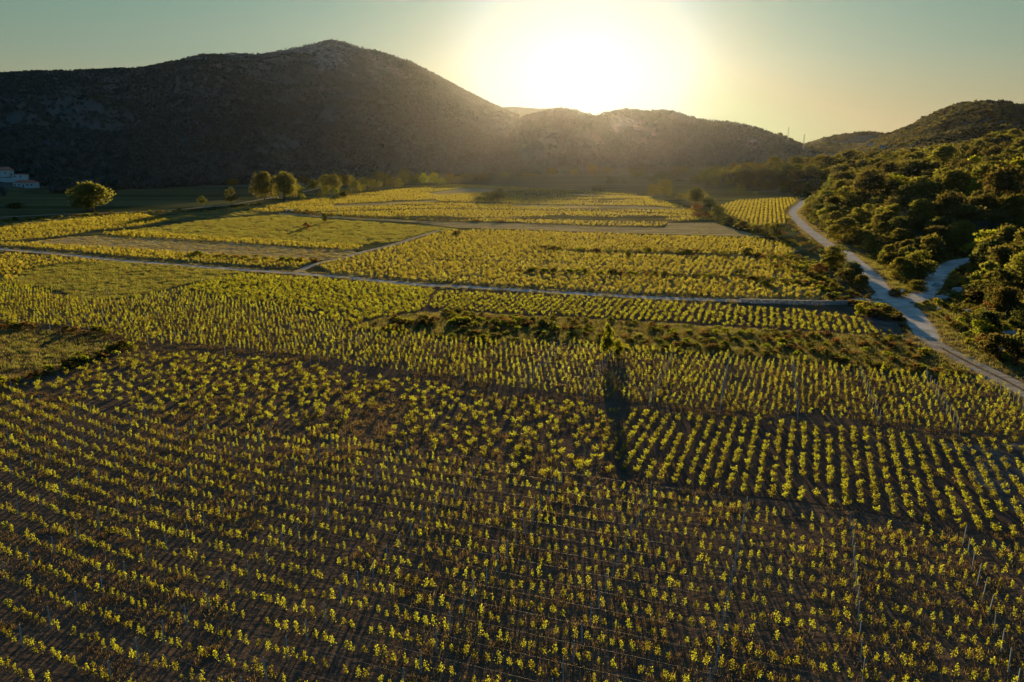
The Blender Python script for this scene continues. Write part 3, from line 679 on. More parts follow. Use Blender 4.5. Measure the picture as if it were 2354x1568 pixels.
# valley vineyards beyond the gravel road
far = []
for poly, d, a, b, gp in ((V8, (.8, .6), 1.3, 1.6, .1), (V9, (.93, -.3), 1.2, 1.5, .04), (V10, (.93, -.3), 1.2, 1.6, .05), (V11, (.9, .4), 1.3, 1.7, .1), (V12, (.32, .947), 1.15, 1.6, .16), (V15, (.3, .95), 1.3, 1.8, .1), (FARV, (.9, .3), 1.5, 2.0, .2), (FARV2, (.3, .95), 1.2, 2.1, .1)):
    q = grid(poly, d, a, b, .28 if poly in (FARV2, V9) else .45); q = q[GAP(q, gp)]; q = q[clear_of_roads(q[:, 0], q[:, 1])]
    # weedy bands between parcels
    if poly is V12:
        for hb in ([(1300,577),(1600,585),(1850,596),(1850,603),(1600,592),(1300,583)], [(1180,628),(1500,632),(1700,640),(1880,655),(1880,662),(1700,647),(1500,637),(1180,632)], [(980,600),(1300,606),(1300,609),(980,603)]):
            q = q[~inpoly(q[:, 0], q[:, 1], WP(hb))]
    if poly is FARV:
        for hb in ([(700,489),(1000,480),(1400,486),(1600,495),(1600,498),(1400,489),(1000,483),(700,492)], *TANS, [(900,462),(1180,468),(1180,472),(900,466)], G7):
            q = q[~inpoly(q[:, 0], q[:, 1], WP(hb))]
        q = q[fbm(q[:, 0]/60, q[:, 1]/14, 3) > .36]
    far.append(q)
far = np.concatenate(far)
inst('valley_vineyards', 'sunlit vineyards across the valley beyond the gravel road', 'grapevines', C_fv, far, 12, .75, 1.25, np.where(far[:, 1] > 330, 1.0, .88))

# ------------------------------------------------------------------ posts and wires of the trellis
def post_mesh(h):
    mb = MB(); mb.box((0, 0, h/2-.15), (.085, .085, h+.3), 0, .8); return mb.mesh('trellis_post', M['concrete'])
pm = [post_mesh(h) for h in (1.75, 1.9, 2.05)]
posts = []
P1 = np.array(WP(V1)); a0 = np.array([11.3, 67.5])@E1; b0 = 0.0
for i in range(-14, 16):
    for j in range(-20, 60):
        p = E1*(a0+9.4*i) + E2*(ROW*j); posts.append((p[0], p[1]))
posts = bend(np.array(posts)); posts = posts[inpoly(posts[:, 0], posts[:, 1], [tuple(p) for p in P1])]; posts = posts[inview(posts, 40, .5)]
cols_ = [((1288,804),(1198,903),12), ((1411,816),(1342,919),13), ((1546,829),(1492,934),12), ((1675,836),(1654,951),13), ((1822,849),(1833,965),12), ((1976,864),(2020,975),11), ((2127,873),(2206,1003),13), ((2262,874),(2350,955),10),
         ((1169,798),(1064,888),10), ((1060,794),(938,869),9), ((968,776),(821,859),10), ((871,770),(714,844),10), ((780,761),(610,831),9), ((688,753),(518,819),8), ((600,742),(341,794),10), ((450,715),(206,769),9), ((370,690),(116,764),8), ((250,682),(45,754),7)]
pv4 = []
for a, b, n in cols_:
    wa, wb = np.array(W(*a)), np.array(W(*b))
    for k in range(n): pv4.append(wa+(wb-wa)*k/(n-1))
allp = np.concatenate([posts, np.array(pv4)])
allp = allp[np.argsort(np.hypot(allp[:, 0], allp[:, 1]))]
p0 = None; lab_near = 'grey concrete post in the wired rows nearest the camera'; lab_far = 'grey concrete post in the wired rows below the scrub strip'
C_post = proto_coll('post_shapes', [proto('post_shape', (M['concrete'],), *npmb(MB().box((0, 0, .8), (.1, .1, 1.9), 0, .8)))])
for k, p in enumerate(allp[:300]):
    nearp = inpoly([p[0]], [p[1]], [tuple(q) for q in P1])[0]
    if p0 is None: p0 = mobj('trellis_post', pm[0]); o = p0
    else: o = p0.copy(); col.objects.link(o)
    o.data = pm[rnd.randrange(3)] if nearp else pm[rnd.randrange(1, 3)]
    o.location = (p[0], p[1], 0); o.rotation_euler = (rnd.gauss(0, .035), rnd.gauss(0, .035), -.357+rnd.uniform(-.1, .1))
    px_, py_ = proj(p[0], p[1]); tag(o, (lab_near if nearp else lab_far) + (', left part' if px_ < 785 else ', middle part' if px_ < 1570 else ', right part'), 'post', 'trellis posts in the nearest rows' if nearp else 'trellis posts below the scrub strip')
if len(allp) > 300:
    q = allp[300:]; scatter('trellis_posts', 'farthest thin grey trellis posts at the upper left of the vineyard', 'posts', C_post, np.c_[q, np.zeros(len(q))], np.zeros(len(q)), np.ones(len(q)), np.zeros(len(q)))
# one pair of wires per row, as far as the plot reaches
def wire_row(j, poly, zs, lab, grp):
    ts = np.arange(-140, 200, 1.0); Q = ts[:, None]*E1 + (ROW*j)*E2
    Q = bend(Q) if poly is PW1 else Q
    m = inpoly(Q[:, 0], Q[:, 1], poly) & inview(Q, 150)
    if m.sum() < 8: return
    idx = np.where(m)[0]; runs = np.split(idx, np.where(np.diff(idx) > 1)[0]+1); mb = MB()
    for r_ in runs:
        if len(r_) < 6: continue
        for z in zs: mb.tube([(Q[i, 0], Q[i, 1], z-.03*abs(math.sin(i*.334))) for i in r_[::3]] , .0019, 4)
    if not mb.v: return
    tag(mb.build('trellis_wire', M['wire']), lab, 'wire', grp)
PW1 = [tuple(p) for p in P1]
for j in range(-20, 60): wire_row(j, PW1, (1.55,), 'thin wire strung from post to post along a row of young vines', 'trellis wires of the nearest rows')
PW4 = WP([(1160,800),(1420,815),(1690,832),(2140,870),(2354,905),(2354,1000),(1980,975),(1650,948),(1440,930),(1190,900)])
for j in range(30, 75): wire_row(j, PW4, (1.5,), 'thin wire between the posts of the rows below the scrub strip', 'trellis wires below the scrub strip')

# ------------------------------------------------------------------ ground cover
def tuft(seed, n, rad, h, w, mats, mix=.5, lean=.4):
    r = np.random.RandomState(seed); c = np.c_[r.normal(0, rad*.5, (n, 2)), np.zeros(n)]; k = int(n*mix)
    a = blades(c[:k], h, w, lean, r); c2 = c[k:].copy(); c2[:, 2] = np.abs(r.normal(0, h*.45, len(c2))); b = leaves(c2, h*.38, rng=r)
    V, F, mi = join((a[0], a[1], 0), (b[0], b[1], 1)); return proto(f'tuft_{seed}', mats, V, F, mi)
C_weed = proto_coll('weed_shapes', [tuft(1000+i, 34, .55, .16+.04*(i % 3), .035, (M['rust'], M['weed'] if i % 3 == 0 else M['rust']), .45) for i in range(10)])
C_gr = proto_coll('grass_shapes', [tuft(1100+i, 60, .9, .3, .07, (M['grass'], M['weed'] if i % 3 else M['grass']), .7) for i in range(8)])
C_dry = proto_coll('dry_grass_shapes', [tuft(1200+i, 60, .9, .32, .06, (M['straw'], M['straw']), .85) for i in range(8)])
def scat(poly, dens, world=False):
    P = np.array(poly if world else WP(poly)); lo, hi = P.min(0), P.max(0); n = int((hi-lo).prod()*dens)
    Q = lo+rs.rand(n, 2)*(hi-lo); return Q[inpoly(Q[:, 0], Q[:, 1], [tuple(p) for p in P])]
NEARV = [(-300,640),(2354,880),(2700,1050),(2800,1800),(-600,1800)]
w_ = scat(NEARV, 1.15); w_ = w_[inview(w_, 200)]
dn = fbm(w_[:, 0]/7, w_[:, 1]/7, 3); v2m = inpoly(w_[:, 0], w_[:, 1], WP(V2)); w_ = w_[(dn > .43) & (~v2m | (rs.rand(len(w_)) < .12))]; w_ = clean(w_)
inst('weeds', 'dry weeds and straw between the vine rows', 'weeds', C_weed, w_, 10, .6, 1.5)
gq = np.concatenate([scat(G1, 1.0), scat(G2, .45), scat(G5, .35), scat(S1, .9), scat(G7, .12), scat(G6, .1)]); gq = clean(gq)
inst('grass', 'green and yellow grass in the fallow fields', 'grass', C_gr, gq, 8, .6, 1.4, np.where(gq[:, 1] > 250, 1.2, 1.0))
dq = np.concatenate([scat(G3, .35), scat(G4, .5), scat(S1, 2.4), scat(G5, .5), scat(PF, .08), scat([(2120,690),(2170,690),(2200,740),(2260,800),(2354,880),(2354,890),(2180,800),(2130,740)], .8)])
# verges
vg = []
for S, w, dens in ((SM, 1.5, 3.0), (SR, 2.3, 6.0), (ST, 1.9, 4.0)):
    for sgn in (-1, 1):
        P = np.array(S); T = np.gradient(P, axis=0); T /= np.linalg.norm(T, axis=1)[:, None]; Nn = np.stack([T[:, 1], -T[:, 0]], 1)
        k = int(len(P)*dens); ii = rs.randint(0, len(P), k); vg.append(P[ii] + Nn[ii]*(sgn*(w+np.abs(rs.normal(0, .8, k))))[:, None] + rs.normal(0, .6, (k, 2)))
vg = np.concatenate(vg); vg = vg[clear_of_roads(vg[:, 0], vg[:, 1], -1.75 + rs.rand(len(vg))*.3)]; vg = vg[vg[:, 1] < 560]
dq = dq[clear_of_roads(dq[:, 0], dq[:, 1], -.6)]; dq = np.concatenate([dq, vg])
inst('dry_grass', 'straw-coloured dry grass along the roads and in the pale strips', 'grass', C_dry, dq, 8, .5, 1.2, z=height(dq[:, 0], dq[:, 1]))

# ------------------------------------------------------------------ bushes as ground cover (scrub strip, hedgerows)
def bush_shape(seed, n=170, s=.17, mat='scrub', w=1., h=.75):
    V, F = crown(seed, w, h, .02, 9, n, s, .8); return proto(f'bush_{mat}_{seed}', (M[mat],), V, F)
C_scrub = proto_coll('scrub_shapes', [bush_shape(1300+i, 260, .12, ('weed', 'scrub', 'light', 'brown')[i % 4]) for i in range(12)])
sq = scat(S1, .20); sq = clean(sq)
hedges = []
def hedge(pts, n, wid):
    P = np.array(smooth_line(WP(pts), 1.0)); ii = rs.randint(0, len(P), n); return P[ii] + rs.normal(0, wid, (n, 2))
hd = np.concatenate([hedge([(1240,574),(1400,581),(1560,580),(1700,588),(1850,598)], 70, 1.2), hedge([(1180,628),(1400,632),(1560,638),(1720,645),(1890,660)], 110, 1.2),
                     hedge([(290,800),(180,838),(60,872),(0,884)], 34, .5), hedge([(740,601),(700,603),(600,599),(520,594),(440,588)], 70, .7), hedge([(640,487),(760,497),(960,507),(1170,512)], 110, .7),
                     hedge([(0,510),(200,497),(345,491),(480,483),(600,470)], 160, 1.2), hedge([(1590,480),(1640,500),(1700,520),(1760,540),(1850,572)], 160, 4), hedge([(1800,590),(1880,640),(1920,690)], 160, 4.0), hedge([(1950,697),(2010,712),(2080,735)], 70, 1.5),
                     hedge([(1840,470),(1810,500),(1850,545),(1900,585),(1960,640),(1975,680)], 90, 2.0), hedge([(240,772),(120,758),(0,752)], 24, 1.5), hedge([(880,745),(1100,742),(1300,760)], 60, 2.5)])
hd = hd[clear_of_roads(hd[:, 0], hd[:, 1], .3)]
allb = np.concatenate([sq, hd]); sz = np.concatenate([rs.uniform(.8, 2.0, len(sq)), rs.uniform(1.2, 2.8, len(hd))])
inst('scrub', 'low scrub and brambles along banks, hedgerows and the fallow strip', 'scrub', C_scrub, allb, 12, .8, 1.2, sz, zs=.75)

# ------------------------------------------------------------------ mountain and hill vegetation (one mass)
C_maq = proto_coll('maquis_shapes', [bush_shape(1400+i, 90, .30, 'maq', 1., .8) for i in range(10)])
def polar(n, a0, a1, r0, r1):
    a = rs.uniform(a0, a1, n); r = np.sqrt(rs.uniform(r0*r0, r1*r1, n)); return np.stack([r*np.sin(a), r*np.cos(a)], 1)
def on_layer(T, Q, lo=-.05, hi=1.06):
    r = np.hypot(Q[:, 0], Q[:, 1]); a = np.arctan2(Q[:, 0], Q[:, 1]); Rc = np.interp(a, T[0], T[2]); Rf = np.interp(a, T[0], T[3]); t = (r-Rf)/(Rc-Rf); return (t > lo) & (t < hi), t
XA0, XA1 = -R(41), math.atan2(*ray(1905, 340)[:2])
mq = polar(200000, XA0, XA1, 640, 2450); ok, t = on_layer(TA, mq, -.03, 1.05); mq, t = mq[ok], t[ok]
rk = rockmask(mq[:, 0], mq[:, 1], 0, np.clip(t, 0, 1)); nn = fbm(mq[:, 0]/70, mq[:, 1]/70, 4)
keep = rs.rand(len(mq)) < np.clip((1-rk*1.1)*(.35+1.6*sstep(.3, .65, nn))*np.where(t < .12, 1.3, 1), .06, 1)*.62
mq, t = mq[keep], t[keep]
for hx, hy, hr in ((61, 431, 16), (6, 412, 20)):
    hq0 = slope_pt(hx, hy); dr = np.hypot(hq0[0], hq0[1]); ux, uy = hq0[0]/dr, hq0[1]/dr; al = mq[:, 0]*ux+mq[:, 1]*uy; ac = np.abs(mq[:, 0]*uy-mq[:, 1]*ux); kp = ~((al > dr-70) & (al < dr+12) & (ac < hr)); mq, t = mq[kp], t[kp]
print('mountain bushes', len(mq))
ms = rs.uniform(3.2, 7.0, len(mq))*np.where(t < .12, 1.55, 1)*(1-.35*np.clip(t, 0, 1))
inst('mountain_scrub', 'dark maquis scrub and woodland covering the mountain slopes', 'scrub', C_maq, mq, 10, .8, 1.25, ms, z=height(mq[:, 0], mq[:, 1])-.6)
parts = []
for T, n, a0, a1, r0, r1, s0, s1 in ((TC, 12000, R(18), R(30), 1700, 2400, 6, 10), (TD, 26000, R(22), R(41), 950, 1800, 5, 10), (TF, 14000, R(24), R(41), 560, 960, 4.5, 8.5)):
    q = polar(n, a0, a1, r0, r1); ok, t = on_layer(T, q, -.1, 1.08); q = q[ok]
    nn = fbm(q[:, 0]/90+4, q[:, 1]/90, 3)
    if T is TD:   # terraced clearing
        px, py = proj(q[:, 0], q[:, 1], height(q[:, 0], q[:, 1])); clr = (px > 2160) & (py > 268) & (py < 300) & (px > 2160+(300-py)*1.5); q, nn = q[~clr | (rs.rand(len(q)) < .15)], nn[~clr | (rs.rand(len(q)) < .15)] if False else nn[:0]
        keep = np.ones(len(q), bool)
    else: keep = nn > .3
    q = q[keep]; parts.append((q, rs.uniform(s0, s1, len(q))))
hq = np.concatenate([p[0] for p in parts]); hs_ = np.concatenate([p[1] for p in parts])
C_wood = proto_coll('hill_wood_shapes', [bush_shape(1500+i, 150, .20, ('hillwood', 'hillwood', 'scrub')[i % 3], 1., .95) for i in range(9)])
inst('hill_woods', 'woods covering the hills at the right behind the near slope', 'woods', C_wood, hq, 9, .8, 1.25, hs_, z=height(hq[:, 0], hq[:, 1])-.5)

# ------------------------------------------------------------------ trees, one by one
KIND = {'oak': ('oak', .86, .03, 48, 4200, .052, 1), 'round': ('oak', .95, .0, 30, 2600, .058, 1), 'pine': ('pine', .8, .30, 24, 1800, .058, 1), 'light': ('light', .95, .06, 20, 1300, .075, 2), 'shrub': ('scrub', .7, .01, 14, 900, .085, 1), 'dark': ('evergreen', .85, .02, 16, 1100, .075, 1), 'brown': ('brown', .8, .02, 14, 800, .08, 1)}
CR = {}
for kd, (mt, h, z0, nl, n, s, mu) in KIND.items():
    CR[kd] = []
    for v in range(4 if kd in ('oak', 'pine', 'light') else 3):
        sd_ = hash(kd) % 1 + 2000 + list(KIND).index(kd)*50 + v*3
        V, F = crown(sd_, 1, h, z0, nl, n, s, .72); CR[kd].append((mesh_np('crown', V, F, (M[mt],)), trunk_mb(sd_, max(.2, h*.6), .022, 1., mu if mu > 1 else (3 if v == 1 and kd == 'oak' else 1)).mesh('trunk', M['bark'], True)))
def tree(name, label, cat, X, Y, w, h, kd, group=None, v=None, z=None, rz=None):
    hh = KIND[kd][1]; z = float(height(np.array([X]), np.array([Y]))[0]) if z is None else z
    e = empty(name, (X, Y, z), rnd.uniform(0, 6.28) if rz is None else rz, (w, w, h/hh)); c, t = CR[kd][rnd.randrange(len(CR[kd])) if v is None else v]
    mobj('crown', c, e); mobj('trunk', t, e); return tag(e, label, cat, group)
def treeD(label, xd, yd, wd, hd_, kd, name='tree', cat='tree', group=None, v=None, zg=0.0):
    X, Y = W(xd, yd, zg); k = zc(X, Y, zg)/FPX
    return tree(name, label, cat, X, Y, wd*k*1.02, hd_*k*1.03, kd, group, v, zg)
treeD('big broad olive-green tree alone on the left bank beside the shaded field', 208, 486, 88, 66, 'oak', v=1)
treeD('left one of the two big dark trees standing together left of centre', 609, 461, 60, 64, 'oak')
treeD('right one of the two big trees left of centre, sunlit on its right side', 654, 463, 62, 66, 'oak')
treeD('small pale tree at the right foot of the two big trees', 688, 452, 30, 28, 'light', name='small_tree')
treeD('tiny light bush in front of the two big trees', 696, 461, 15, 15, 'light', name='bush', cat='bush')
treeD('dark round bush left of the two big trees beside the lit track', 530, 468, 33, 38, 'dark', name='bush', cat='bush')
treeD('small dark round bush on the lit track', 465, 472, 22, 21, 'dark', name='bush', cat='bush')
lst = [(749,438,34,36,'oak','tall leafy tree at the left end of the row of trees by the shaded wood'), (768,440,36,38,'oak','tallest tree in the row of trees by the shaded wood'), (797,431,32,28,'round','round tree behind the tallest tree of the row'), (751,450,22,24,'light','pale bushy tree in front of the tall trees of the row'), (817,444,31,26,'round','dome-shaped tree with a bright rim in the row'),
       (736,456,20,15,'dark','dark bush at the foot of the row of trees'), (773,447,14,14,'light','small pale bush between two trees of the row'), (795,454,32,16,'shrub','low dark shrub in front of the dome-shaped tree'), (835,440,16,16,'shrub','shrub right of the dome-shaped tree'), (855,433,25,20,'round','small round tree next to the dome-shaped tree'),
       (872,432,16,16,'round','narrow tree in the middle of the row'), (897,433,23,19,'round','left one of a pair of small round trees'), (915,432,22,23,'round','right one of a pair of small round trees, a bit taller'), (855,441,20,9,'shrub','flat shrub below the small round trees'), (974,424,25,26,'light','pale tree at the right end of the row'),
       (998,424,23,28,'light','tallest pale tree at the right end of the row'), (1015,426,21,17,'light','small pale tree right of the tallest pale tree'), (1036,425,26,24,'round','shaded bushy tree at the very right end of the row'), (1052,424,22,18,'round','low shaded tree at the very right end of the row')]
for x, y, w, h, kd, lb in lst: treeD(lb, x, y, w, h, kd, group='row of trees along the foot of the mountain')
treeD('dark shaded tree standing on the football pitch edge behind the big left tree', 232, 435, 50, 24, 'oak', v=1)
treeD('dark tree in front of the white house at the left edge', 8, 437, 34, 36, 'dark', name='tree')
treeD('small shaded tree before the mountain left of the big pair', 536, 428, 26, 17, 'oak')
for lb, x, y, w, h, kd in (('dark low thicket in the shaded valley centre, right part', 1146, 460, 44, 26, 'dark'), ('dark low thicket in the shaded valley centre, middle part', 1122, 461, 44, 20, 'shrub'), ('dark low thicket in the shaded valley centre, left end', 1102, 462, 26, 11, 'shrub'),
    ('small dark bush at the left edge of the shaded field', 38, 481, 44, 15, 'dark'), ('dark odd lopsided tree standing alone in the green field', 746, 512, 17, 21, 'dark'), ('thin bare bush in the green field left of the dark lopsided tree', 703, 527, 20, 16, 'brown'), ('small dark upright shrub on the grassy bank', 915, 504, 10, 13, 'dark'),
    ('small dark shrub right of the white car', 680, 489, 12, 9, 'dark'), ('green shrub right of the white car', 705, 490, 12, 9, 'shrub'), ('spiky dark bush at the top of the middle path', 1050, 540, 24, 10, 'shrub'),
    ('dark bush alone in the lit vines at centre right, left one', 1663, 592, 21, 16, 'dark'), ('dark bush alone in the lit vines at centre right, right one', 1719, 586, 24, 17, 'dark'), ('wide low dark bush in the lit vines', 1582, 586, 52, 12, 'dark'), ('small dark bush left of the wide low one', 1443, 590, 16, 13, 'dark'),
    ('dark bush on the hedgerow above the gravel road', 1700, 632, 26, 14, 'dark'), ('dark bush near the right end of the hedgerow', 1765, 660, 34, 20, 'dark'), ('light green low bush in the scrub strip', 1690, 784, 24, 12, 'light'), ('small dark round bush in the scrub strip', 1142, 752, 22, 14, 'dark')):
    treeD(lb, x, y, w, h, kd, name='bush', cat='bush')
treeD('tall round tree with a bright rim right of the valley centre', 1526, 453, 40, 40, 'round')
treeD('smaller tree left of the tall rim-lit round tree', 1499, 451, 26, 27, 'round')
treeD('wide golden-rimmed tree right of the tall round tree', 1600, 468, 50, 36, 'oak')
treeD('low dark shrub left of the wide golden-rimmed tree', 1564, 458, 30, 15, 'shrub', name='bush', cat='bush')
treeD('brown dry bush below the wide golden-rimmed tree', 1600, 487, 28, 22, 'brown', name='bush', cat='bush')
treeD('low brownish bush right of the dry bush', 1612, 501, 44, 15, 'brown', name='bush', cat='bush')
treeD('dark leafy tree behind the brown dry bush', 1628, 480, 36, 26, 'dark')
treeD('dark bush in the hedge just right of the dense corner tree', 1678, 517, 34, 22, 'dark', name='bush', cat='bush')
treeD('low dark bush halfway along the hedge by the pale field', 1706, 529, 36, 22, 'shrub', name='bush', cat='bush')
treeD('dark dense round tree at the corner of the pale dry field', 1648, 504, 36, 32, 'dark')
treeD('dark bush in the hedge right of the pale dry field', 1735, 539, 40, 22, 'shrub', name='bush', cat='bush')
treeD('big dark round bush in the hedge near the road bend', 1786, 551, 42, 38, 'dark', name='bush', cat='bush')
treeD('green bush above the big dark hedge bush', 1762, 535, 28, 22, 'round', name='bush', cat='bush')
treeD('large bushy tree on the near side of the asphalt road', 1911, 618, 62, 52, 'round')
treeD('dark shrub mass below the large roadside tree', 1945, 652, 64, 34, 'shrub', name='bush', cat='bush')
treeD('brown shrub at the left foot of the large roadside tree', 1885, 628, 40, 22, 'brown', name='bush', cat='bush')
treeD('tall dark bush left of the asphalt road before the junction', 1958, 645, 46, 44, 'dark', name='bush', cat='bush')
treeD('dark roadside tree nearest the left side of the junction', 1980, 668, 40, 36, 'round')
treeD('dark tree beside the asphalt road just beyond the large roadside tree', 1926, 596, 40, 34, 'dark')
treeD('upright green shrub above the gravel road end', 1915, 668, 20, 28, 'round', name='bush', cat='bush')
treeD('dark round bush beside the gravel road end', 1918, 692, 32, 20, 'dark', name='bush', cat='bush')
treeD('low spreading bush right of the dark round bush', 1945, 694, 34, 15, 'shrub', name='bush', cat='bush')
treeD('bright leafy bush on the corner below the gravel road', 1975, 728, 30, 32, 'light', name='bush', cat='bush')
treeD('dark mound of bushes on the corner below the gravel road', 2010, 730, 50, 22, 'shrub', name='bush', cat='bush')
treeD('long grassy bush on the bank of the junction', 2060, 738, 54, 22, 'shrub', name='bush', cat='bush')
treeD('bush at the bend of the junction bank', 2040, 724, 40, 22, 'shrub', name='bush', cat='bush')
treeD('upright yellow-green tree at the scrub strip, left crown', 1397, 826, 34, 86, 'light', v=0)
treeD('low right crown of the tree at the scrub strip', 1421, 824, 28, 46, 'light', v=1)
# far valley hedges and trees; mountain shade is put into their dark leaf colour
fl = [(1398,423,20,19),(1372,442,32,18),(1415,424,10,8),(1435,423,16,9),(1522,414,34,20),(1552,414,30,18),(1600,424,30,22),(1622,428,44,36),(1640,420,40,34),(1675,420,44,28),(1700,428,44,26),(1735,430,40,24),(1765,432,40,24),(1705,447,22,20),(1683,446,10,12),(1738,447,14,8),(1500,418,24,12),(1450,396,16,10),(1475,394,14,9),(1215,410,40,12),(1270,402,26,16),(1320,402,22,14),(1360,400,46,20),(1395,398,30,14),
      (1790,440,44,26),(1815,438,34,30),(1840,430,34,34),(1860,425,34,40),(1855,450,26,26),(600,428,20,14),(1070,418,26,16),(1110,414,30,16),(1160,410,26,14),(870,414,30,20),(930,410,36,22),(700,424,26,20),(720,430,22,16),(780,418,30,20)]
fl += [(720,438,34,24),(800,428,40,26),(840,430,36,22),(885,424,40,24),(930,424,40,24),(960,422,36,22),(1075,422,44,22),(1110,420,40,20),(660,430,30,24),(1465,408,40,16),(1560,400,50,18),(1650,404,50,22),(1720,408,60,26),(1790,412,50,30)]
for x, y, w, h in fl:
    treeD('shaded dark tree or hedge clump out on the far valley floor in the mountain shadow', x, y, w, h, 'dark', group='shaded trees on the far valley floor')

# near wooded slope right of the road
ex = []
big = [(2286,606,118,92,'light','bright yellow-green tree above the right road'),(2345,560,70,60,'oak','dark green tree behind the bright yellow-green tree'),(2215,535,130,66,'pine','broad brownish pine in the middle of the slope'),(2250,500,58,66,'pine','tall pine standing above the broad brownish pine'),
       (2310,500,110,120,'pine','tallest dark pine near the right edge of the slope'),(2108,642,84,70,'round','big rounded dark tree between the two roads'),(2066,640,50,50,'round','green rounded tree at the left of the big rounded one between the roads'),(2030,605,26,34,'light','small pale leafy tree beside the asphalt road'),(2105,672,60,30,'round','bush at the tip between the two roads'),(2068,684,56,24,'dark','low dark bush behind the small white road sign'),
       (2085,410,60,58,'oak','big rounded pine-like crown in the upper middle of the slope'),(1925,445,60,50,'light','pale green tree near the left edge of the slope'),(1900,480,70,44,'round','dark round tree right at the road bend'),(1940,560,80,60,'round','green round tree left in the slope above the road'),
       (2255,770,60,44,'light','bright lime-green bush on the grassy bank at the right'),(2290,820,80,60,'shrub','grey-green thicket on the right bank below the lime-green bush'),(2340,760,50,50,'dark','dark bush at the right edge above the rocks'),(2235,690,70,42,'dark','dark spreading bush right of the branch road'),(2285,720,50,40,'gorse' if False else 'brown','dark bush with yellow flowers right of the branch road'),(2310,640,80,50,'light','yellow-green shrub mass above the branch road')]
for x, y, w, h, kd, lb in big:
    p = slope_pt(x, y)
    if p is None: continue
    k = p[3]/FPX; tree('tree', lb, 'tree', p[0], p[1], w*k, h*k, kd, z=p[2]-.2); ex.append((p[0], p[1], w*k*.42))
cand = []
for Yr0, Yr1, dist in ((95, 330, 6.0), (330, 760, 8.5)):
    q = np.stack([rs.uniform(-20, 620, 60000), rs.uniform(Yr0, Yr1, 60000)], 1)
    d, s, _ = polyline_dist(q[:, 0], q[:, 1], SRF); dB, _, _ = polyline_dist(q[:, 0], q[:, 1], SB)
    m = (s < 0) & (d > 8) & (dB > 5.5) & (d < 330) & inview(q, 120); q, d = q[m], d[m]
    Z = height(q[:, 0], q[:, 1])
    px = CX + FPX*q[:, 0]/(q[:, 1]*CP+(CAMH-Z)*SP); py = CY + FPX*((CAMH-Z)*CP-q[:, 1]*SP)/(q[:, 1]*CP+(CAMH-Z)*SP)
    grassy = (py > 690) & (px < 2260) | (py > 765) & (px < 2330) ; clr = (px > 2080) & (px < 2190) & (py > 398) & (py < 425)
    dB2, _, _ = polyline_dist(q[:, 0], q[:, 1], SB); m = ~grassy & ~clr & ~((dB2 < 12) & (px > 2105) & (py > 612)); q, d, Z, py = q[m], d[m], Z[m], py[m]
    for i in range(len(q)):
        x, y = q[i]; rad = dist*(.75+.7*vnoise(x/20, y/20))*(.62 if d[i] < 16 else 1)
        if all((x-a)**2+(y-b)**2 > ((rad+c_)*.5)**2*1.0 for a, b, c_, *_ in cand) and all((x-a)**2+(y-b)**2 > (c_*.8)**2 for a, b, c_ in ex): cand.append((x, y, rad, d[i], Z[i]))
print('slope trees', len(cand))
sc_c = []
for x, y, rad, d, z in cand:
    nz_ = float(fbm(np.array([x/30]), np.array([y/30]), 2)[0]); q = rnd.random()
    if d < 14: kd = rnd.choice(['shrub', 'round', 'shrub', 'light', 'brown'])
    elif nz_ > .52: kd = 'pine' if q < .55 else 'dark' if q < .8 else 'light' if q < .9 else 'oak'
    else: kd = 'oak' if q < .35 else 'round' if q < .7 else 'light' if q < .8 else 'dark'
    w = rad*rnd.uniform(1.15, 1.5); h = w*rnd.uniform(.7, 1.15)*(1.15 if kd == 'pine' else .95)
    if d < 14: h *= .7
    if x > 0:
        pxx, pyy = proj(x, y, z)
        if 2110 < pxx < 2290 and 590 < pyy < 770: h *= .42; kd = 'shrub' if kd in ('pine', 'oak', 'dark') else kd
    sc_c.append((math.hypot(x, y)/h, x, y, z, w, h, kd, d))
sc_c.sort()
names = {'shrub': ('shrub', 'low scrubby bush with small grey-green leaves on the slope right of the road'), 'round': ('round_tree', 'dense rounded green tree in the wood on the slope right of the road'), 'pine': ('pine_tree', 'dark brownish pine in the wood on the slope right of the road'), 'dark': ('dark_tree', 'low very dark evergreen in the wood on the slope right of the road'),
         'oak': ('oak_tree', 'loose-crowned oak in the wood on the slope right of the road'), 'light': ('leafy_tree', 'pale yellow-green tree in the wood on the slope right of the road'), 'brown': ('dry_bush', 'brownish dry bush on the slope right of the road')}
for k, (_, x, y, z, w, h, kd, d) in enumerate(sc_c[:290]):
    px_, py_ = proj(x, y, z); zn = 'at the far left end' if px_ < 1960 and py_ < 440 else 'just above the asphalt road' if d < 20 and py_ < 700 else 'low on the right bank' if py_ > 700 else 'near the top' if py_ < 415 else 'near the right edge' if px_ > 2220 else 'in the middle'
    tree(names[kd][0], names[kd][1].replace('in the wood on the slope right of the road', 'of the slope wood, ' + zn).replace('on the slope right of the road', 'on the right slope, ' + zn), 'bush' if kd in ('shrub', 'brown') else 'tree', x, y, w, h, kd, {'shrub': 'scrubby bushes on the right slope', 'brown': 'dry bushes on the right slope'}.get(kd, kd.replace('dark', 'low dark').replace('light', 'pale')+' trees of the wood on the right slope'), z=z-.3)
rest = sc_c[290:]
C_rest = proto_coll('slope_tree_shapes', [proto(f'slope_tree_{i:02d}', (M[KIND[kd][0]],), *crown(2600+i, 1, .85, .03, 18, 1000, .085, .72)) for i, kd in enumerate(('pine', 'oak', 'round', 'pine', 'oak', 'dark'))])
if rest:
    q = np.array([(r_[1], r_[2]) for r_ in rest]); inst('slope_wood', 'the farther trees of the wood on the right slope', 'woods', C_rest, q, 6, .9, 1.1, np.array([r_[4] for r_ in rest])*1.05, z=np.array([r_[3] for r_ in rest])-.3)
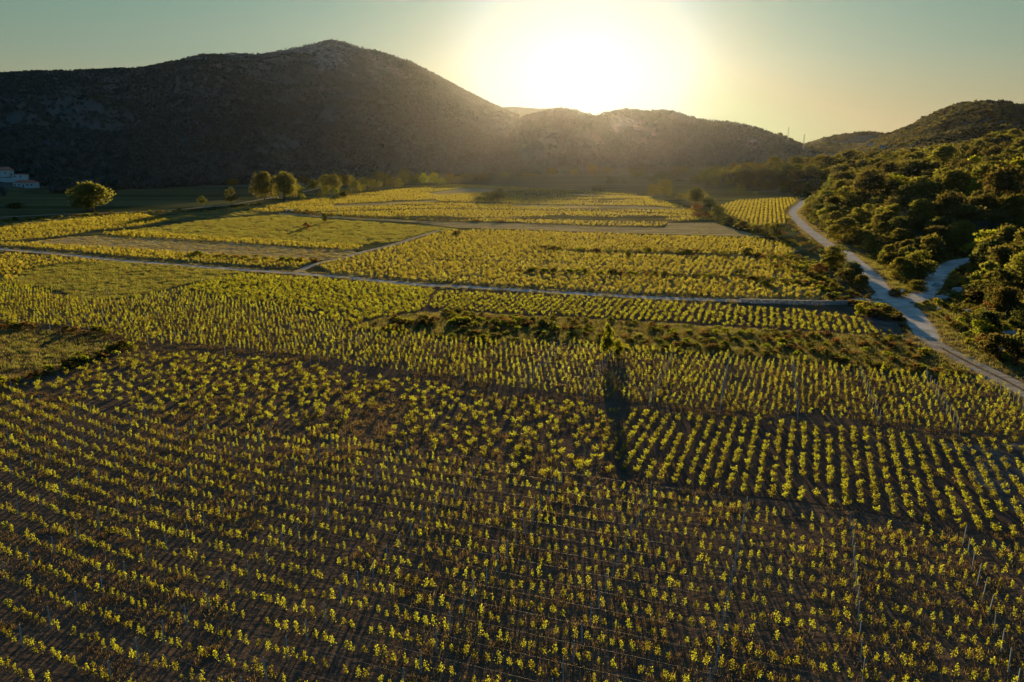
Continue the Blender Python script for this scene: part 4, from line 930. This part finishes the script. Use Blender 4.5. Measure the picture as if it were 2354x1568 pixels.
# undergrowth on the slope
uq = np.stack([rs.uniform(20, 420, 60000), rs.uniform(60, 620, 60000)], 1); d, s, _ = polyline_dist(uq[:, 0], uq[:, 1], SRF); dB, _, _ = polyline_dist(uq[:, 0], uq[:, 1], SB)
uq = uq[(s < 0) & (d > 5.5) & (dB > 3.4) & inview(uq, 80) & (d < 240)]; uq = uq[rs.rand(len(uq)) < .62]
inst('undergrowth', 'low undergrowth and scrub between the trees on the right slope', 'scrub', C_scrub, uq, 12, .7, 2.2, 1.0, z=height(uq[:, 0], uq[:, 1])-.05)
gq = np.stack([rs.uniform(20, 200, 40000), rs.uniform(60, 260, 40000)], 1); d, s, _ = polyline_dist(gq[:, 0], gq[:, 1], SRF); gq = gq[(s < 0) & (d > 3.5) & (d < 40) & inview(gq, 80)]; dB, _, _ = polyline_dist(gq[:, 0], gq[:, 1], SB); gq = gq[dB > 3]
inst('bank_grass', 'green and dry grass on the bank right of the junction', 'grass', C_gr, gq, 8, .7, 1.4, z=height(gq[:, 0], gq[:, 1]))

# ------------------------------------------------------------------ rocks on the right bank, dry stone wall
def rock_mesh(seed, mat):
    r = np.random.RandomState(seed); import bmesh
    bm = bmesh.new(); bmesh.ops.create_icosphere(bm, subdivisions=2, radius=.5)
    ax = r.uniform(.6, 1.2, 3)
    for v in bm.verts:
        n = v.co.normalized(); k = 1+.35*(vnoise(n.x*2.5+seed, n.y*2.5+n.z*2)-.5)*2; v.co = Vector((n.x*ax[0], n.y*ax[1], n.z*ax[2]*.6))*.5*k
    me = bpy.data.meshes.new('rock'); bm.to_mesh(me); bm.free(); me.materials.append(mat); return me
M['stone'] = plain('limestone', (.25,.24,.22), .9, .35, 2.5, bump=.6)
rm = [rock_mesh(i, M['stone']) for i in range(5)]; r0_ = None
for k in range(26):
    xd, yd = rnd.choice([(2200, 690), (2290, 800), (2170, 640), (2320, 780), (2050, 560), (2245, 700)]); xd += rnd.uniform(-45, 45); yd += rnd.uniform(-30, 30); p = slope_pt(min(xd, 2350), yd)
    if p is None: continue
    if r0_ is None: o = mobj('rock', rm[0]); r0_ = o
    else: o = r0_.copy(); col.objects.link(o)
    o.data = rm[k % 5]; s = rnd.uniform(.8, 2.8); o.location = (p[0], p[1], p[2]+.1*s); o.rotation_euler = (0, 0, rnd.uniform(0, 6)); o.scale = (s, s, s*rnd.uniform(.7, 1.1))
    tag(o, 'pale limestone rock showing among the bushes of the right bank', 'rock', 'limestone rocks on the right bank')
def stone_wall():
    P = np.array(SM); X = np.array([proj(*p)[0] for p in P]); sel = P[(X > 1690) & (X < 1952)]
    T = np.gradient(sel, axis=0); T /= np.linalg.norm(T, axis=1)[:, None]; Nn = np.stack([T[:, 1], -T[:, 0]], 1); mb = MB(); r = np.random.RandomState(5)
    L_ = np.concatenate([[0], np.cumsum(np.linalg.norm(np.diff(sel, axis=0), axis=1))]); tot = L_[-1]
    for c in range(5):
        s = r.uniform(0, .3)
        while s < tot:
            l = r.uniform(.3, .7); hgt = .26*r.uniform(.8, 1.15); px = np.interp(s, L_, sel[:, 0]); py = np.interp(s, L_, sel[:, 1]); ii = min(len(sel)-1, np.searchsorted(L_, s))
            off = 2.25-c*.05+r.normal(0, .03); mb.box((px+Nn[ii, 0]*off, py+Nn[ii, 1]*off, -.02+.2*c+.1), (l*.93, .45, hgt*.85), math.atan2(T[ii, 1], T[ii, 0])+r.normal(0, .03), r.uniform(.8, .95)); s += l
    return mb
tag(stone_wall().build('stone_wall', M['stone']), 'low grey dry stone wall along the lower edge of the gravel road before the junction', 'wall')

# ------------------------------------------------------------------ houses, pitch, poles, car, sign, masts
def house(name, label, X, Y, rz, w, d, h, rh, hip=True, z=0, wins=4):
    e = empty(name, (X, Y, z), rz); tag(e, label, 'house')
    MB().box((0, 0, h/2-.3), (w, d, h+.6)).build('wall', M['plaster'], e)
    ov = .4; a, b = w/2+ov, d/2+ov; rl = w/2-d/2*.8 if hip else w/2+ov
    MB().poly([(-a,-b,h+.003),(a,-b,h+.003),(a,b,h+.003),(-a,b,h+.003),(-rl,0,h+rh),(rl,0,h+rh)], [(0,1,5,4),(2,3,4,5),(1,2,5),(3,0,4),(0,3,2,1)]).build('roof', M['tiles'], e)
    for k in range(wins):
        x = -w/2+w*(k+.5)/wins
        if k == wins//2:
            dr = MB().box((x, -d/2-.03, 1.05), (1.1, .06, 2.1)).build('door', M['trim'], e); MB().box((x+.4, -d/2-.08, 1.05), (.06, .05, .12)).build('handle', M['steel'], dr)
        else:
            f = MB().box((x, -d/2-.03, h*.55), (1.2, .06, 1.15)).build('window', M['trim'], e); MB().box((x, -d/2-.065, h*.55), (.95, .02, .92)).build('pane', M['glass'], f)
    return e
X, Y = W(62, 433); k = zc(X, Y)/FPX
hl = slope_pt(61, 431); X, Y = hl[0], hl[1]; k = hl[3]/FPX
house('low_house', 'long low white building with a red tiled roof at the left behind the pitch', X, Y, R(-3), 49*k, 7, 3.4, 2.0, True, z=hl[2], wins=5)
pz = CAMH; X2, Y2 = X-24, Y+55
hp = slope_pt(6, 412); X2, Y2, Z2 = hp[0], hp[1], hp[2]
house('white_house', 'white two-storey gabled house at the left edge on the slope', X2-1, Y2+4, R(62), 9, 12, 4.4, 2.6, False, z=Z2+2.2, wins=2)
house('annex', 'low white annex with flat eaves right of the gabled house', X2+13, Y2+2, R(-8), 10, 6, 2.6, .6, True, z=Z2+.8, wins=2)
MB().box((X2+4, Y2-4, Z2-.6), (34, 5, 3.4)).build('terrace_wall', M['plaster']); tag(bpy.data.objects['terrace_wall'], 'retaining wall of the terrace under the gabled house', 'wall')
gx, gy = W(273, 426.5); k = zc(gx, gy)/FPX; e = empty('football_goal', (gx, gy, 0), R(-4)); tag(e, 'white football goal on the shaded pitch behind the big left tree', 'goal')
for s in (-1, 1): MB().tube([(s*3.66, 0, 0), (s*3.66, 0, 2.44)], .09, 8).build('post', M['white'], e); MB().tube([(s*3.66, 0, 2.44), (s*3.66, 1.6, 0)], .04, 6).build('net_stay', M['white'], e)
MB().tube([(-3.7, 0, 2.44), (3.7, 0, 2.44)], .09, 8).build('crossbar', M['white'], e)
fx0, fx1 = W(95, 428), W(470, 426.5); e = empty('pitch_fence', (0, 0, 0)); tag(e, 'thin wire fence along the far side of the football pitch', 'fence')
n = 34
for i in range(n):
    t = i/(n-1); MB().tube([(fx0[0]+(fx1[0]-fx0[0])*t, fx0[1]+(fx1[1]-fx0[1])*t, 0), (fx0[0]+(fx1[0]-fx0[0])*t, fx0[1]+(fx1[1]-fx0[1])*t, 3)], .06, 5).build('post', M['steel'], e)
mb = MB(); [mb.tube([(*fx0, z), (*fx1, z)], .03, 4) for z in (.6, 1.4, 2.2, 2.95)]; mb.build('wire', M['steel'], e)
sheet('football_pitch', [(90,434),(330,432),(700,428),(700,420),(330,424),(95,428)], sheetmat('pitch_grass', (.075,.085,.05), (.12,.125,.08), None, .08), .03, .5)
for (xb, yb, hgt, lb) in ((335,434,24,'leaning wooden utility pole on the shaded field right of the goal'), (43,430,26,'slim pole between the two white houses'), (566,424,20,'slim pole at the foot of the mountain left of the two big trees'), (1133,418,22,'faint pole at the foot of the mountain near the centre')):
    x, y = W(xb, yb); k = zc(x, y)/FPX; o = MB().tube([(0, 0, 0), (0, 0, hgt*k)], [.16, .10], 8).build('pole', M['bark']); o.location = (x, y, 0)
    o.rotation_euler = (0, R(-10) if xb == 335 else 0, 0); tag(o, lb, 'pole')
# white estate car with its tailgate up
def car():
    x, y = W(667, 488); e = empty('parked_car', (x, y, .12), R(172)); tag(e, 'white estate car with open tailgate parked on the field track', 'car')
    mb = MB(); prof = [(-2.1,.35),(-2.15,.75),(-1.95,.92),(-.95,1.0),(-.35,1.42),(1.35,1.47),(1.95,1.0),(2.1,.8),(2.1,.35)]; n = len(prof); pts = []
    for s, k in ((-.85, 1), (.85, 1)):
        for (px_, pz_) in prof: pts.append((px_, s*(1 if pz_ < 1.05 else .82), pz_))
    mb.poly(pts, [tuple(range(n))[::-1], tuple(range(n, 2*n))] + [(i, (i+1) % n, n+(i+1) % n, n+i) for i in range(n)]); mb.build('body', M['white'], e)
    g = MB()
    for s in (-1, 1): g.poly([(-.75, s*.83, 1.04), (-.32, s*.74, 1.36), (1.3, s*.74, 1.40), (1.7, s*.83, 1.04)], [(0, 1, 2, 3)])
    g.poly([(-.93, -.72, 1.03), (-.93, .72, 1.03), (-.40, .62, 1.40), (-.40, -.62, 1.40)], [(0, 1, 2, 3)])
    g2 = MB(); g2.v = [(v[0]-(.02 if abs(v[1]) < .73 and i > 7 else 0), v[1]*1.03 if i < 8 else v[1], v[2]+.015) for i, v in enumerate(g.v)]; g2.f = g.f; g2.build('windows', M['glass'], e)
    tg = MB().box((2.3, 0, 1.75), (.8, 1.4, .07)).build('tailgate', M['white'], e)
    for sx in (-1.35, 1.35):
        for sy in (-1, 1):
            w = MB().tube([(sx, sy*.62, .32), (sx, sy*.88, .32)], .32, 14); b = len(w.v); w.f += [tuple(range(b-28, b-14)), tuple(range(b-14, b))]; t = w.build('wheel', M['tyre'], e)
            rim = MB().tube([(sx, sy*.885, .32), (sx, sy*.90, .32)], .19, 10); b = len(rim.v); rim.f += [tuple(range(b-10, b))]; rim.build('rim', M['steel'], t)
    for sy in (-1, 1): MB().box((-2.13, sy*.62, .72), (.08, .3, .14)).build('headlight', M['steel'], e)
car()
# small round sign at the junction
x, y = W(2071, 690, .1); e = empty('road_sign', (x, y, .1), 0); tag(e, 'small round white road sign at the fork of the two asphalt roads', 'road sign')
MB().tube([(0, .05, -.1), (0, .05, 2.3)], .04, 6).build('pole', M['steel'], e)
d_ = MB().tube([(0, 0, 2.3), (0, .03, 2.3)], .36, 20); d_.f += [tuple(range(20)), tuple(range(20, 40))]; d_.build('disc', M['white'], e)
# masts on the ridge
def on_ridge(xd, yd, Rr):
    a, b, c = ray(xd, yd); az = math.atan2(a, b); return Rr*math.sin(az), Rr*math.cos(az)
for xd, Rr, hh, lb in ((1811, 1580, 24, 'thin lattice mast at the left on the end of the ridge'), (1860-.5*23, 1490, 26, 'thin lattice mast at the right on the end of the ridge')):
    x, y = on_ridge(xd, 320, Rr); z = float(height(np.array([x]), np.array([y]))[0]); mb = MB()
    for sx, sy in ((-1,-1),(1,-1),(1,1),(-1,1)): mb.tube([(sx*1.4, sy*1.4, 0), (sx*.35, sy*.35, hh)], .12, 4)
    for i in range(8):
        a_, b_ = 1.4-1.05*i/8, 1.4-1.05*(i+1)/8; z0_, z1_ = hh*i/8, hh*(i+1)/8
        for s in (-1, 1): mb.tube([(-a_*s, -a_, z0_), (b_*s, -b_, z1_)], .07, 4); mb.tube([(-a_*s, a_, z0_), (b_*s, b_, z1_)], .07, 4)
    for q_ in (.7, .85): mb.tube([(-2.6, 0, hh*q_), (2.6, 0, hh*q_)], .12, 4)
    o = mb.build('lattice_mast', M['steel']); o.location = (x, y, z); tag(o, lb, 'mast')
# pale hut in the wood and small far houses
p = slope_pt(2080, 512)
if p: house('small_hut', 'small hut with a pale roof half hidden in the wood on the right slope', p[0], p[1], R(15), 5, 4, 2.6, .8, True, z=p[2]+1.6, wins=2).children[1].data.materials[0] = M['steel']
for xd, yd, lb in ((2001, 332, 'leftmost tiny white house below the far right hill'), (2030, 338, 'second tiny white house below the far right hill'), (2100, 338, 'third tiny white house below the far right hill, on the pale clearing')):
    a, b, c = ray(xd, yd); t = 1000; x, y = a*t, b*t; z = CAMH+c*t
    house('far_house', lb, x, y, R(10), 5, 4, 3.0, 1.0, True, z=max(z-1, float(height(np.array([x]), np.array([y]))[0])), wins=3)

# ------------------------------------------------------------------ air
HAZE_D = 0.0000052
hm, nt, o_ = newmat('haze_air'); pv = N(nt, 'ShaderNodeVolumePrincipled'); pv.inputs['Color'].default_value = (.86, .91, .97, 1); pv.inputs['Density'].default_value = HAZE_D; pv.inputs['Anisotropy'].default_value = .86; L(nt, pv.outputs[0], o_.inputs['Volume'])
hz = MB().box((0, 0, 158), (6000, 6000, 320)).build('haze', hm); tag(hz, 'thin evening haze filling the valley', 'haze', kind='stuff')
print('verts ground', len(V), 'far vines', len(far), 'trel', len(trel), 'bush', len(bush), 'posts', len(allp), 'weeds', len(w_))
